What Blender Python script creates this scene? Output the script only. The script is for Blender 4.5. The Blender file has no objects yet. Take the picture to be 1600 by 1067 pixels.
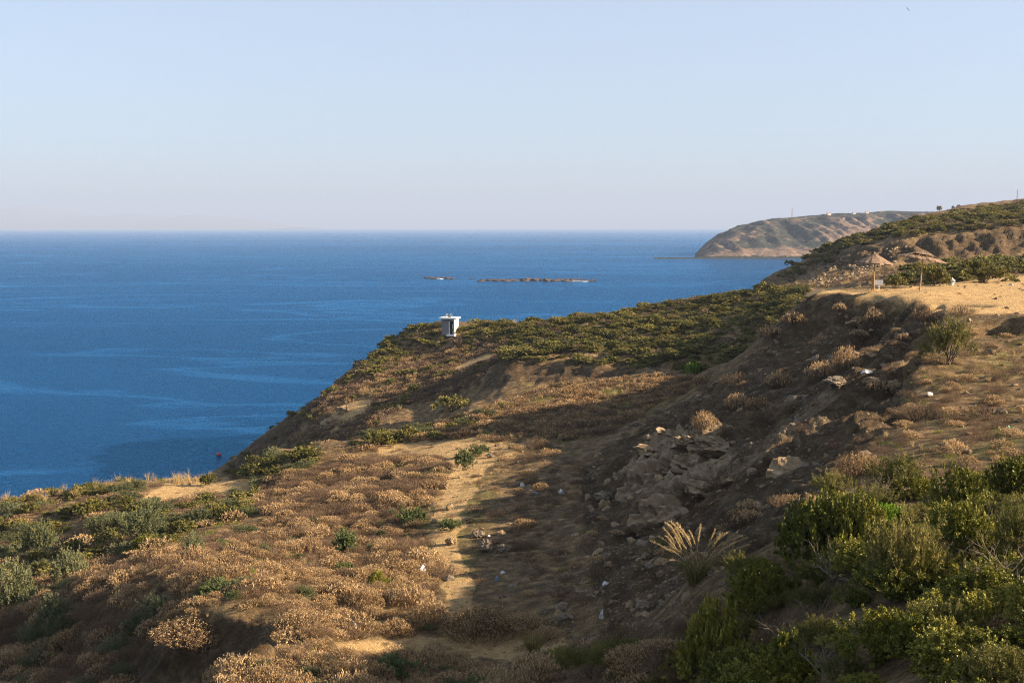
import bpy, math, random
import numpy as np
from mathutils import Vector, noise as mnoise

random.seed(7); RNG = np.random.default_rng(11)
SC = bpy.context.scene
COL = SC.collection
R = math.radians

# ------------------------------------------------------------------ camera, sky, sun, exposure
HC = 36.0                                   # camera height above the sea
FPX = 1800.0                                # focal length in photo pixels (1600 wide)
PITCH = math.atan(178.6 / FPX)
cam = bpy.data.cameras.new('camera'); cam.lens = 36 * FPX / 1600; cam.sensor_width = 36
cam.clip_start = 0.1; cam.clip_end = 120000
camo = bpy.data.objects.new('camera', cam); COL.objects.link(camo)
camo.location = (0, 0, HC); camo.rotation_euler = (math.pi / 2 - PITCH, 0, 0)
SC.camera = camo

SUN_AZ, SUN_EL = R(97), R(22)               # clockwise from the view direction (+Y)
w = bpy.data.worlds.new('World'); SC.world = w; w.use_nodes = True
wn = w.node_tree.nodes; wl = w.node_tree.links
sky = wn.new('ShaderNodeTexSky'); sky.sky_type = 'NISHITA'; sky.sun_disc = False
sky.sun_elevation = SUN_EL; sky.sun_rotation = SUN_AZ
sky.altitude = 0; sky.air_density = 0.9; sky.dust_density = 1.4; sky.ozone_density = 4.5
bg = wn['Background']; bg.inputs['Strength'].default_value = 0.0525
veil = wn.new('ShaderNodeMix'); veil.data_type = 'RGBA'                      # thin high veil that pales the whole sky evenly
veil.inputs[0].default_value = 0.5; veil.inputs[7].default_value = (3.95, 4.3, 4.7, 1)
wl.new(sky.outputs[0], veil.inputs[6]); wl.new(veil.outputs[2], bg.inputs['Color'])
sun = bpy.data.lights.new('sun', 'SUN'); sun.energy = 5.0; sun.angle = R(0.55); sun.color = (1.0, 0.79, 0.55)
suno = bpy.data.objects.new('sun', sun); COL.objects.link(suno)
sdir = Vector((math.sin(SUN_AZ) * math.cos(SUN_EL), math.cos(SUN_AZ) * math.cos(SUN_EL), math.sin(SUN_EL)))
suno.rotation_euler = sdir.to_track_quat('Z', 'Y').to_euler(); suno.location = (60, -20, 120)
SC.view_settings.view_transform = 'Standard'; SC.view_settings.look = 'None'
SC.view_settings.gamma = 1.0; SC.view_settings.use_curve_mapping = False
SC.view_settings.exposure = 2.0
SC.render.engine = 'CYCLES'
SC.cycles.use_denoising = True; SC.cycles.denoising_prefilter = 'NONE'; SC.cycles.filter_width = 1.1
SC.cycles.max_bounces = 5; SC.cycles.diffuse_bounces = 2; SC.cycles.glossy_bounces = 2
SC.cycles.transmission_bounces = 3; SC.cycles.volume_bounces = 0; SC.cycles.transparent_max_bounces = 4

# ------------------------------------------------------------------ helpers
CP, SP = math.cos(PITCH), math.sin(PITCH)
def ray(px, py):
    """slope of a photo ray: x and z per metre of forward distance."""
    u = (px - 800.0) / FPX; v = (533.5 - py) / FPX
    yy = CP + v * SP
    return u / yy, (-SP + v * CP) / yy
def P(px, py, D):
    a, b = ray(px, py)
    return np.array((a * D, D, HC + b * D))
def project(x, y, z):
    dz = z - HC
    zc = y * CP - dz * SP; yc = y * SP + dz * CP
    return 800 + FPX * x / zc, 533.5 - FPX * yc / zc

def tag(o, label=None, cat=None, group=None, kind=None):
    if label: o['label'] = label
    if cat: o['category'] = cat
    if group: o['group'] = group
    if kind: o['kind'] = kind
    return o
def mesh_np(name, V, F, mat=None, smooth=False, attrs=None):
    """mesh from numpy arrays; F is (n,3) or (n,4)."""
    V = np.asarray(V, np.float32); F = np.asarray(F, np.int32)
    me = bpy.data.meshes.new(name)
    me.vertices.add(len(V)); me.vertices.foreach_set('co', V.ravel())
    k = F.shape[1]
    me.loops.add(F.size); me.loops.foreach_set('vertex_index', F.ravel())
    me.polygons.add(len(F)); me.polygons.foreach_set('loop_start', np.arange(len(F), dtype=np.int32) * k)
    if smooth: me.polygons.foreach_set('use_smooth', np.ones(len(F), bool))
    me.update(calc_edges=True)
    for an, av in (attrs or {}).items():
        a = me.attributes.new(an, 'FLOAT', 'POINT'); a.data.foreach_set('value', np.asarray(av, np.float32))
    if mat: me.materials.append(mat)
    return me
def obj(name, me, parent=None, loc=None):
    o = bpy.data.objects.new(name, me); COL.objects.link(o)
    if parent: o.parent = parent
    if loc is not None: o.location = loc
    return o
def empty(name, loc, rz=0.0, sc=1.0):
    o = bpy.data.objects.new(name, None); COL.objects.link(o)
    o.location = loc; o.rotation_euler = (0, 0, rz); o.scale = (sc, sc, sc) if not hasattr(sc, '__len__') else sc
    o.empty_display_size = 0.2
    return o
class MB:
    """collects polygons for one mesh."""
    def __init__(s): s.v = []; s.f = []
    def add(s, v, f):
        b = len(s.v); s.v += [tuple(p) for p in v]; s.f += [tuple(i + b for i in q) for q in f]
    def box(s, c, d, rz=0.0, taper=1.0):
        cx, cy, cz = c; hx, hy, hz = d[0] / 2, d[1] / 2, d[2] / 2
        ca, sa = math.cos(rz), math.sin(rz); v = []
        for z in (-hz, hz):
            t = 1.0 if z < 0 else taper
            for x, y in ((-hx, -hy), (hx, -hy), (hx, hy), (-hx, hy)):
                x *= t; y *= t
                v.append((cx + ca * x - sa * y, cy + sa * x + ca * y, cz + z))
        s.add(v, [(3, 2, 1, 0), (4, 5, 6, 7), (0, 1, 5, 4), (1, 2, 6, 5), (2, 3, 7, 6), (3, 0, 4, 7)])
    def tube(s, p0, p1, r0, r1, n=5):
        p0 = Vector(p0); p1 = Vector(p1); d = (p1 - p0)
        if d.length < 1e-6: return
        d.normalize(); a = d.orthogonal().normalized(); b = d.cross(a); v = []
        for p, r in ((p0, r0), (p1, r1)):
            for i in range(n):
                t = 2 * math.pi * i / n; v.append(p + a * (r * math.cos(t)) + b * (r * math.sin(t)))
        s.add(v, [(i, (i + 1) % n, n + (i + 1) % n, n + i) for i in range(n)] + [tuple(range(n - 1, -1, -1)), tuple(range(n, 2 * n))])
    def path(s, pts, r0, r1, n=5):
        m = len(pts) - 1
        for i in range(m):
            s.tube(pts[i], pts[i + 1], r0 + (r1 - r0) * i / m, r0 + (r1 - r0) * (i + 1) / m, n)
    def mesh(s, name, mat=None, smooth=False):
        me = bpy.data.meshes.new(name); me.from_pydata(s.v, [], s.f); me.update()
        if smooth: me.polygons.foreach_set('use_smooth', [True] * len(me.polygons))
        if mat: me.materials.append(mat)
        return me

def hash2(ix, iy, seed):
    n = (ix.astype(np.int64) * 374761393 + iy.astype(np.int64) * 668265263 + seed * 974711) & 0xffffffff
    n = ((n ^ (n >> 13)) * 1274126177) & 0xffffffff
    n = n ^ (n >> 16)
    return n
def gnoise(x, y, seed=0):
    ix = np.floor(x); iy = np.floor(y); fx = x - ix; fy = y - iy
    def g(ax, ay, dx, dy):
        h = hash2(ax, ay, seed) / 4294967295.0 * 2 * np.pi
        return np.cos(h) * dx + np.sin(h) * dy
    u = fx * fx * fx * (fx * (fx * 6 - 15) + 10); v = fy * fy * fy * (fy * (fy * 6 - 15) + 10)
    a = g(ix, iy, fx, fy); b = g(ix + 1, iy, fx - 1, fy); c = g(ix, iy + 1, fx, fy - 1); d = g(ix + 1, iy + 1, fx - 1, fy - 1)
    return (a + (b - a) * u) * (1 - v) + (c + (d - c) * u) * v
def fbm(x, y, oct=4, seed=0, gain=0.5):
    s = 0; a = 1.0; f = 1.0
    for i in range(oct):
        s = s + a * gnoise(x * f + 17.3 * i, y * f - 9.1 * i, seed + i); a *= gain; f *= 2.03
    return s
def sstep(a, b, x):
    t = np.clip((x - a) / (b - a), 0, 1); return t * t * (3 - 2 * t)

# ------------------------------------------------------------------ materials
def newmat(name):
    m = bpy.data.materials.new(name); m.use_nodes = True
    nt = m.node_tree; return m, nt.nodes, nt.links, nt.nodes['Principled BSDF']
def noise_node(n, l, scale, detail=4, rough=0.55, vec=None, dist=0.0):
    t = n.new('ShaderNodeTexNoise'); t.inputs['Scale'].default_value = scale
    t.inputs['Detail'].default_value = detail; t.inputs['Roughness'].default_value = rough
    t.inputs['Distortion'].default_value = dist
    if vec is not None: l.new(vec, t.inputs['Vector'])
    return t
def ramp(n, l, fac, stops):
    r = n.new('ShaderNodeValToRGB'); l.new(fac, r.inputs['Fac'])
    e = r.color_ramp.elements
    while len(e) < len(stops): e.new(0.5)
    for i, (p, c) in enumerate(stops):
        e[i].position = p; e[i].color = (*c, 1) if len(c) == 3 else c
    return r
def mixc(n, l, fac, a, b, mode='MIX'):
    m = n.new('ShaderNodeMix'); m.data_type = 'RGBA'; m.blend_type = mode
    for s, v in (('Factor', fac), ('A', a), ('B', b)):
        idx = {'Factor': 0, 'A': 6, 'B': 7}[s]
        if hasattr(v, 'is_linked'): l.new(v, m.inputs[idx])
        else: m.inputs[idx].default_value = v if s == 'Factor' else (*v, 1)
    return m.outputs[2]
def math_node(n, l, op, a, b=None, clamp=False):
    m = n.new('ShaderNodeMath'); m.operation = op; m.use_clamp = clamp
    for i, v in enumerate((a, b)):
        if v is None: continue
        if hasattr(v, 'is_linked'): l.new(v, m.inputs[i])
        else: m.inputs[i].default_value = v
    return m.outputs[0]
def attr(n, name):
    a = n.new('ShaderNodeAttribute'); a.attribute_name = name; return a.outputs['Fac']
def bump(n, l, h, strength, dist, bsdf):
    b = n.new('ShaderNodeBump'); b.inputs['Strength'].default_value = strength; b.inputs['Distance'].default_value = dist
    l.new(h, b.inputs['Height']); l.new(b.outputs[0], bsdf.inputs['Normal']); return b

def leaf_mat(name, stops, transl=0.3, rough=0.6, spec=0.2, varyinst=0.35):
    """foliage: colour by the leaf's own tint, shifted a little from plant to plant."""
    m, n, l, b = newmat(name)
    t = attr(n, 'tint'); oi = n.new('ShaderNodeObjectInfo')
    f = math_node(n, l, 'ADD', math_node(n, l, 'MULTIPLY', t, 1 - varyinst), math_node(n, l, 'MULTIPLY', oi.outputs['Random'], varyinst))
    r = ramp(n, l, f, stops)
    l.new(r.outputs[0], b.inputs['Base Color']); b.inputs['Roughness'].default_value = rough
    b.inputs['Specular IOR Level'].default_value = spec
    tr = n.new('ShaderNodeBsdfTranslucent'); l.new(r.outputs[0], tr.inputs['Color'])
    mx = n.new('ShaderNodeMixShader'); mx.inputs[0].default_value = transl
    l.new(b.outputs[0], mx.inputs[1]); l.new(tr.outputs[0], mx.inputs[2])
    l.new(mx.outputs[0], n['Material Output'].inputs['Surface'])
    return m
def plain_mat(name, c, rough=0.7, var=0.15, scale=8.0, spec=0.2, bmp=0.0, metal=0.0):
    m, n, l, b = newmat(name)
    tc = n.new('ShaderNodeTexCoord'); t = noise_node(n, l, scale, 5, 0.6, tc.outputs['Object'])
    lo = tuple(max(0, k * (1 - var * 1.6)) for k in c); hi = tuple(min(1, k * (1 + var)) for k in c)
    r = ramp(n, l, t.outputs['Fac'], [(0.3, lo), (0.7, hi)])
    l.new(r.outputs[0], b.inputs['Base Color']); b.inputs['Roughness'].default_value = rough
    b.inputs['Specular IOR Level'].default_value = spec; b.inputs['Metallic'].default_value = metal
    if bmp: bump(n, l, t.outputs['Fac'], bmp, 0.05, b)
    return m

M = {}
# ------------------------------------------------------------------ terrain control points
# each entry: photo x, photo y, distance; the point is turned into a place in the world
CTRL = []
def C(*pts): CTRL.extend(pts)
# hidden ground under and around the camera
NEAR = [(-30, 4, -3), (-8, 3, -2.0), (0, 3, -1.9), (8, 3, -1.9), (0, 8, -5.2), (-6, 10, -6.8), (-14, 14, -10.5), (6, 9, -4.4), (12, 10, -3.8),
        (-3, 15, -8.8), (-10, 20, -11), (2, 15, -8.2), (3, 20, -9.4), (20, 12, -4), (-24, 22, -14), (-40, 30, -18)]
# path and floor of the gully
C((850, 1000, 33), (760, 900, 42), (705, 830, 51), (690, 790, 58), (700, 740, 68), (680, 700, 81), (780, 700, 78), (850, 1067, 28),
  (900, 960, 34), (650, 950, 37), (600, 900, 43), (550, 1050, 31), (700, 1040, 30.5), (550, 850, 51), (620, 800, 58), (500, 780, 64), (450, 720, 82), (600, 710, 82), (560, 760, 69))
# foot of the shaded bank
C((960, 1000, 29.5), (935, 930, 35), (925, 850, 45), (935, 780, 55), (900, 725, 67), (955, 680, 76), (1025, 645, 88), (1105, 605, 100), (1165, 560, 109), (1205, 520, 117), (1240, 487, 121))
# the bank's own surface
C((1090, 905, 26), (1040, 960, 25.5), (1130, 850, 26.5))
# rim of the bank and the slope to the right of it
C((1268, 466, 84), (1330, 470, 79), (1390, 470, 75), (1450, 492, 66), (1425, 525, 58.5), (1405, 580, 50), (1408, 640, 43), (1360, 705, 36.5), (1312, 765, 29.5), (1205, 850, 23.5),
  (1475, 545, 55), (1500, 600, 47), (1520, 660, 39), (1580, 720, 31), (1600, 640, 41.5), (1600, 560, 52), (1560, 520, 58), (1540, 498, 63), (1600, 505, 59), (1440, 720, 33), (1470, 765, 28))
C((1276, 461, 87), (1335, 465, 82), (1396, 464, 78), (1456, 484, 68.3), (1310, 458, 88), (1262, 483, 84.8), (1325, 493, 78.6), (1383, 497, 74.2), (1438, 518, 65.2), (1412, 548, 58.0), (1392, 605, 49.6))
C((1556, 492, 65), (1600, 492, 64.5), (1700, 495, 64))
# plateau
C((1280, 458, 90), (1330, 457, 92), (1440, 453, 84), (1520, 470, 74), (1600, 470, 74), (1600, 445, 92), (1480, 446, 92), (1380, 450, 92), (1520, 440, 100), (1600, 436, 105))
# bushy hillside at lower right (ground, bushes stand on it)
C((1400, 850, 20.5), (1300, 900, 19.5), (1500, 820, 22), (1600, 800, 23), (1150, 960, 22), (1050, 1050, 20.5), (1250, 1000, 16.5), (1150, 1090, 16), (1400, 980, 15), (1550, 920, 16.5), (1350, 1110, 12), (1500, 1080, 11.5), (1650, 1080, 11))
# lower left: knoll, bare bank, shaded hollow
C((430, 958, 34), (340, 962, 34.3), (255, 980, 35), (475, 985, 32), (330, 925, 38), (520, 960, 35.5), (250, 900, 42), (420, 900, 41), (300, 860, 50), (400, 850, 51), (180, 905, 47), (140, 960, 43),
  (300, 1062, 33), (210, 1067, 35), (415, 1025, 31.8), (365, 1062, 31), (345, 1072, 28), (450, 1022, 28.7), (520, 1000, 31), (400, 1067, 27),
  (100, 1030, 42), (0, 1000, 46), (0, 1067, 41), (190, 1010, 39), (50, 940, 52), (0, 900, 57), (130, 880, 57), (60, 848, 66), (10, 870, 64), (150, 808, 68), (110, 812, 69), (30, 800, 74),
  (300, 830, 60), (400, 800, 64), (200, 830, 62), (450, 760, 73), (250, 790, 72), (340, 790, 74))
# crest of the spur above the sea
C((0, 786, 79), (80, 776, 80), (130, 766, 83), (200, 758, 85), (300, 745, 89), (335, 745, 90), (370, 752, 86), (420, 712, 88), (500, 696, 87), (560, 686, 87), (680, 668, 90), (750, 642, 98), (850, 612, 108), (930, 600, 114), (1010, 590, 117),
  (620, 690, 86), (740, 680, 84), (860, 665, 88), (930, 640, 97))
# small bank below the green hill, and the hill
C((795, 553, 136), (850, 562, 132), (920, 568, 128), (985, 572, 126), (1060, 575, 121), (1110, 570, 117),
  (785, 598, 129.5), (850, 590, 128), (920, 590, 124.5), (990, 588, 121), (900, 535, 142), (1000, 535, 138), (1100, 520, 136), (1180, 500, 133), (1150, 540, 124),
  (820, 505, 172), (900, 499, 172), (1000, 482, 170), (1100, 467, 168), (1180, 457, 166), (1250, 452, 155), (860, 520, 157), (1000, 505, 155), (1200, 478, 145))
# hut hill and its long slope down to the sea
C((690, 520, 187), (715, 520, 187), (760, 512, 183), (650, 528, 187), (600, 546, 184), (560, 577, 173), (520, 603, 165), (480, 633, 157), (440, 660, 151), (400, 690, 152), (370, 713, 156), (338, 739, 161),
  (620, 600, 152), (650, 560, 167), (720, 550, 161), (705, 583, 148), (550, 660, 136), (510, 655, 142), (600, 636, 139), (455, 690, 143), (425, 712, 146), (748, 612, 131), (695, 634, 130), (640, 654, 129), (590, 670, 128), (770, 575, 140))
# far hill with the road cut
C((1178, 452, 232), (1222, 426, 232), (1262, 406, 232), (1300, 390, 234), (1370, 361, 240), (1440, 349, 252), (1470, 343, 260), (1530, 336, 268), (1600, 330, 275), (1700, 323, 285),
  (1400, 434, 120), (1500, 428, 118), (1600, 424, 118), (1320, 440, 140), (1260, 440, 190), (1290, 425, 190), (1340, 412, 190), (1420, 404, 188), (1500, 401, 188), (1600, 396, 188),
  (1330, 388, 206), (1400, 372, 200), (1450, 366, 199), (1530, 358, 198), (1600, 352, 198), (1450, 350, 222), (1560, 338, 232),
  (1600, 320, 650), (1470, 331, 640), (1510, 328.5, 640), (1700, 318, 660))
world_pts = [(x, y, HC + z) for x, y, z in NEAR]
world_pts += [tuple(P(*c)) for c in CTRL]
def W(px, D, z): world_pts.append((ray(px, 500)[0] * D, D, z))
# ground out of sight: beyond the crests, out to sea
for px, D, z in [(1300, 104, 28), (1270, 100, 27), (1275, 118, 26.5), (1340, 118, 29.5), (0, 92, 7), (0, 105, -2), (200, 98, 8), (200, 115, -3), (330, 100, 9), (330, 125, -3), (420, 98, 12), (500, 105, 12), (600, 108, 13.5), (450, 125, 8), (520, 112, 9.5), (520, 178, 4), (480, 171, 1), (440, 166, -1), (600, 198, 5), (400, 140, 0),
                 (680, 108, 15.5), (-300, 75, 14), (-300, 95, 0), (-300, 120, -6), (-600, 60, 16), (-600, 100, -6), (-300, 50, 19), (-900, 60, 8),
                 (640, 205, 4), (700, 205, 9), (760, 205, 11), (560, 195, -2), (480, 185, -4), (400, 184, -4), (320, 178, -4), (300, 210, -6), (500, 220, -6), (700, 230, -5), (820, 195, 10), (900, 195, 12), (1000, 195, 14), (1100, 195, 16),
                 (850, 230, -5), (1000, 230, -4), (1100, 232, -3), (1140, 235, 6), (1000, 270, -6), (1100, 290, -5), (1180, 290, 4), (1280, 300, 20), (1400, 330, 38), (1600, 400, 44), (1500, 400, 40), (1300, 450, 5), (1400, 560, 33), (1250, 600, -6), (1300, 700, 2), (900, 400, -6), (500, 400, -6), (0, 250, -6), (700, 700, -6), (-500, 300, -6), (1400, 740, 10), (1600, 740, 35),
                 (2000, 30, 31), (2000, 70, 31.5), (2000, 120, 32), (2000, 200, 36), (2000, 300, 44), (2600, 60, 32), (2600, 200, 36), (2000, 650, 50), (2700, 16, 32.5), (1900, 14, 31.8)]:
    W(px, D, z)
world_pts = np.array(world_pts)
def lp(x, y): return np.stack([x / y, np.log(y)], -1)
_pc = lp(world_pts[:, 0], world_pts[:, 1]); _C2 = 0.012 ** 2
_K = np.sqrt(((_pc[:, None] - _pc[None]) ** 2).sum(-1) + _C2)
_n = len(_pc); _A = np.zeros((_n + 3, _n + 3)); _A[:_n, :_n] = _K - np.eye(_n) * 0.0008
_A[:_n, _n] = 1; _A[:_n, _n + 1:] = _pc; _A[_n, :_n] = 1; _A[_n + 1:, :_n] = _pc.T
_wts = np.linalg.solve(_A, np.concatenate([world_pts[:, 2], np.zeros(3)]))
def base_height(x, y):
    q = lp(x, y); out = np.empty(len(q))
    for i in range(0, len(q), 20000):
        k = np.sqrt(((q[i:i + 20000, None] - _pc[None]) ** 2).sum(-1) + _C2)
        out[i:i + 20000] = k @ _wts[:_n] + _wts[_n] + q[i:i + 20000] @ _wts[_n + 1:]
    return out

# grid of the land, finer inside the view
tt = np.concatenate([np.linspace(-1.15, -0.50, 60, endpoint=False), np.linspace(-0.50, 0.50, 620, endpoint=False), np.linspace(0.50, 1.35, 70)])
yy = np.exp(np.concatenate([np.linspace(math.log(2.5), math.log(11), 40, endpoint=False), np.linspace(math.log(11), math.log(300), 540, endpoint=False), np.linspace(math.log(300), math.log(760), 50)]))
T, Y = np.meshgrid(tt, yy); X = T * Y
_tc = np.append(tt[::2], tt[-1]); _ly = np.log(yy); _yc = np.append(_ly[::2], _ly[-1])      # solved on a coarser grid, then refined
_Tc, _Yc = np.meshgrid(_tc, np.exp(_yc)); _Zc = base_height((_Tc * _Yc).ravel(), _Yc.ravel()).reshape(_Tc.shape)
_Zr = np.stack([np.interp(tt, _tc, r) for r in _Zc]); Z0 = np.stack([np.interp(_ly, _yc, c) for c in _Zr.T], 1)

# masks: where the ground is bare sand, rock face, grass; all are places in the world
def inpoly(px, py, poly):
    c = np.zeros(px.shape, bool); n = len(poly); j = n - 1
    for i in range(n):
        xi, yi = poly[i]; xj, yj = poly[j]
        c ^= ((yi > py) != (yj > py)) & (px < (xj - xi) * (py - yi) / (yj - yi + 1e-9) + xi)
        j = i
    return c
def first_hit(px, py):
    """distance at which the line of sight through a photo point meets the land."""
    a, b = ray(px, py)
    h = np.array([np.interp(a, tt, row) for row in ZR])
    below = np.nonzero(h >= HC + b * yy)[0]
    if len(below) == 0: return None
    i = below[0]
    if i == 0: return yy[0]
    d0 = h[i - 1] - (HC + b * yy[i - 1]); d1 = h[i] - (HC + b * yy[i])
    return yy[i - 1] + (yy[i] - yy[i - 1]) * (-d0) / (d1 - d0 + 1e-12)
PX0, PY0 = project(X, Y, Z0)
def blob(poly, soft=1.0, seed=0, nz=0.0):
    """soft membership of a plan outline given by its corners' photo positions."""
    px = PX0 + nz * fbm(X / 3.0, Y / 3.0, 3, seed); py = PY0 + nz * 0.5 * fbm(X / 3.0 + 40, Y / 3.0, 3, seed + 5)
    return inpoly(px, py, poly).astype(float)
SAND_POLYS = [[(1260, 452), (1345, 455), (1440, 447), (1600, 430), (1700, 430), (1700, 490), (1545, 492), (1480, 490), (1440, 474), (1330, 462), (1262, 466)],
              [(570, 703), (640, 692), (740, 687), (800, 694), (850, 690), (800, 712), (755, 735), (730, 790), (712, 840), (722, 880), (690, 890), (666, 865), (680, 805), (674, 775), (702, 738), (690, 714), (600, 711)],
              [(720, 980), (790, 985), (880, 985), (900, 1030), (850, 1045), (790, 1032), (720, 1028), (640, 1008), (690, 990)],
              [(692, 885), (722, 880), (738, 925), (765, 985), (725, 992), (700, 945)],
              [(225, 765), (300, 748), (345, 746), (400, 752), (395, 768), (330, 775), (270, 785), (225, 790)],
              [(500, 1008), (600, 990), (660, 995), (740, 1000), (740, 1012), (640, 1014), (540, 1018)], [(520, 640), (560, 625), (600, 630), (540, 660), (500, 680)], [(700, 575), (780, 545), (785, 552), (710, 588)]]
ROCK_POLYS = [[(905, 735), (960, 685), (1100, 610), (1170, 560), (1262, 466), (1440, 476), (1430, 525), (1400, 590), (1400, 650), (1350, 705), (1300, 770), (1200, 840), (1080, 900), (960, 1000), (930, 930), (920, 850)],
              [(250, 975), (440, 965), (470, 990), (380, 1067), (150, 1067)], [(780, 560), (990, 570), (990, 592), (790, 600), (740, 620)],
              [(330, 742), (480, 632), (440, 700), (380, 740)], [(1270, 400), (1600, 355), (1600, 398), (1400, 408), (1290, 430)]]
GRASS_POLYS = [[(1480, 560), (1600, 530), (1600, 580), (1520, 590)], [(1450, 670), (1600, 650), (1600, 720), (1480, 720)], [(640, 700), (760, 760), (740, 900), (600, 960), (560, 1000), (580, 860), (650, 770)],
               [(850, 600), (1060, 590), (1000, 650), (860, 690), (760, 680)]]
def union(polys, nz, seed):
    m = np.zeros(X.shape)
    for i, p in enumerate(polys): m = np.maximum(m, blob(p, seed=seed + i, nz=nz))
    return m
def blur(m, k=2):
    for _ in range(k):
        m = (m + np.roll(m, 1, 0) + np.roll(m, -1, 0) + np.roll(m, 1, 1) + np.roll(m, -1, 1)) / 5
    return m
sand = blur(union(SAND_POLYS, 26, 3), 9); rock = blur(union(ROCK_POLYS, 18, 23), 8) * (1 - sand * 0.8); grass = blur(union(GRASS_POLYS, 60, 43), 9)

# relief on top of the broad shape
amp = np.clip(Y / 60, 0.35, 1.6)
Z = Z0 + (1 - 0.85 * sand) * amp * (0.22 * fbm(X / 3.2, Y / 3.2, 4, 91) + 0.35 * fbm(X / 11, Y / 11, 2, 77) * np.clip((Y - 25) / 50, 0, 1))
ru = X * 0.75 + Y * 0.66; rv = -X * 0.66 + Y * 0.75                 # strike of the beds in the bank
ridge = 1 - np.abs(gnoise(ru / 5.0 + 0.6 * fbm(X / 4, Y / 4, 2, 8), rv / 1.5, 31)) * 2
crag = 1 - np.abs(gnoise(X / 1.6 + fbm(X, Y, 2, 4) * 0.5, Y / 1.9, 33)) * 2
Z += rock * (Y < 130) * (0.30 * (ridge - 0.6) + 0.10 * (crag - 0.6) + 0.16 * fbm(X / 0.9, Y / 0.9, 3, 55) + 0.5 * fbm(X / 4.5, Y / 4.5, 2, 56))
gly = 1 - np.abs(gnoise(Y / 2.6 + 0.7 * fbm(X / 3, Y / 3, 2, 14), X / 8.0, 37)) * 2.2                # runnels down the bank
Z -= rock * (Y < 130) * (Y > 22) * 0.55 * np.clip(gly - 0.35, 0, 1) * np.clip(Y / 45, 0.5, 1.3)
led = (Z0 * 1.1 + 0.8 * fbm(X / 3, Y / 3, 3, 29)) % 1.0
Z += rock * (Y < 130) * (Y > 22) * 0.34 * (sstep(0.0, 0.25, led) - led) * sstep(-0.15, 0.2, fbm(X / 6, Y / 6, 2, 83))
beds = np.clip((Y - 175) / 10, 0, 1) * rock
Z += beds * (1.5 * fbm(X / 2.4, Y / 5, 3, 61) + 0.3 * np.sin(Z0 * 5 + 3 * fbm(X / 6, Y / 6, 2, 3)))
# eroded runnels under the plateau's rim
run = blob([(1340, 468), (1470, 476), (1450, 560), (1390, 600), (1330, 560)], nz=8)
Z -= blur(run, 5) * 0.9 * np.clip(1 - np.abs(gnoise(rv / 2.4, ru / 9, 71)) * 3.2, 0, 1)
# pit beside the sandy track and hollows in the right-hand slope
for px, py, D, rx, dz in [(1575, 510, 59, 1.5, 1.6), (1570, 583, 49, 0.9, 0.7), (1500, 483, 70, 1.6, 0.7), (1420, 655, 42, 1.2, 0.5)]:
    c = P(px, py, D); Z -= dz * np.exp(-(((X - c[0]) / rx) ** 2 + ((Y - c[1]) / rx) ** 2) ** 1.6)
Z += 0.035 * sand * fbm(X / 0.9, Y / 0.9, 3, 15)
ZR = Z
# the rock outcrop swells out of the bank itself
pale = np.zeros(X.shape); bulge = np.zeros(X.shape)
for px, py, rx, dz in [(1005, 738, 1.1, 0.55), (1035, 712, 1.3, 0.75), (1078, 705, 1.5, 0.7), (1040, 780, 1.2, 0.55), (1105, 745, 1.1, 0.4), (1240, 690, 1.8, 0.3), (1180, 720, 1.6, 0.25), (1290, 640, 1.6, 0.25)]:
    D_ = first_hit(px, py); cx_ = ray(px, py)[0] * D_
    g_ = np.exp(-((((X - cx_) * 0.8 + (Y - D_) * 0.6) / (rx * 1.5)) ** 2 + (((Y - D_) * 0.8 - (X - cx_) * 0.6) / rx) ** 2) ** 1.7)
    bulge = np.maximum(bulge, g_ * dz); pale = np.maximum(pale, g_ * (1 if dz > 0.35 else 0.55))
Z += bulge * (1.0 + 0.9 * (1 - 2 * np.abs(gnoise(X / 0.9, Y / 1.3, 47))) + 0.5 * fbm(X / 0.35, Y / 0.5, 2, 48) - 0.3)

m, n, l, b = newmat('ground_material'); M['ground'] = m
tc = n.new('ShaderNodeTexCoord'); pos = tc.outputs['Object']
nb = noise_node(n, l, 0.35, 5, 0.6, pos); nm = noise_node(n, l, 1.7, 6, 0.65, pos); nf = noise_node(n, l, 5.5, 6, 0.75, pos); nff = noise_node(n, l, 13, 5, 0.8, pos)
soil = ramp(n, l, nm.outputs['Fac'], [(0.3, (0.06, 0.041, 0.022)), (0.5, (0.15, 0.102, 0.052)), (0.72, (0.36, 0.25, 0.125))]).outputs[0]
sandc = ramp(n, l, nm.outputs['Fac'], [(0.25, (0.26, 0.17, 0.08)), (0.5, (0.42, 0.285, 0.135)), (0.75, (0.52, 0.37, 0.19))]).outputs[0]
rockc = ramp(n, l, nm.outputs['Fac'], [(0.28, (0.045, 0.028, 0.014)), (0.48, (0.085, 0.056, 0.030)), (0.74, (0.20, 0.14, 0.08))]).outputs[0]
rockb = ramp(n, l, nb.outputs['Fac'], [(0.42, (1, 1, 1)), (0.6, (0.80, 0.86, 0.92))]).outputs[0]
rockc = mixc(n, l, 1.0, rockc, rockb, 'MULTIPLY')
grassc = ramp(n, l, nf.outputs['Fac'], [(0.3, (0.06, 0.075, 0.02)), (0.6, (0.17, 0.17, 0.05)), (0.8, (0.26, 0.21, 0.09))]).outputs[0]
gm = math_node(n, l, 'MULTIPLY', math_node(n, l, 'MULTIPLY', attr(n, 'grass'), 0.6), ramp(n, l, nb.outputs['Fac'], [(0.4, (0, 0, 0)), (0.6, (1, 1, 1))]).outputs[0], True)
col = mixc(n, l, gm, soil, grassc)
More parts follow.
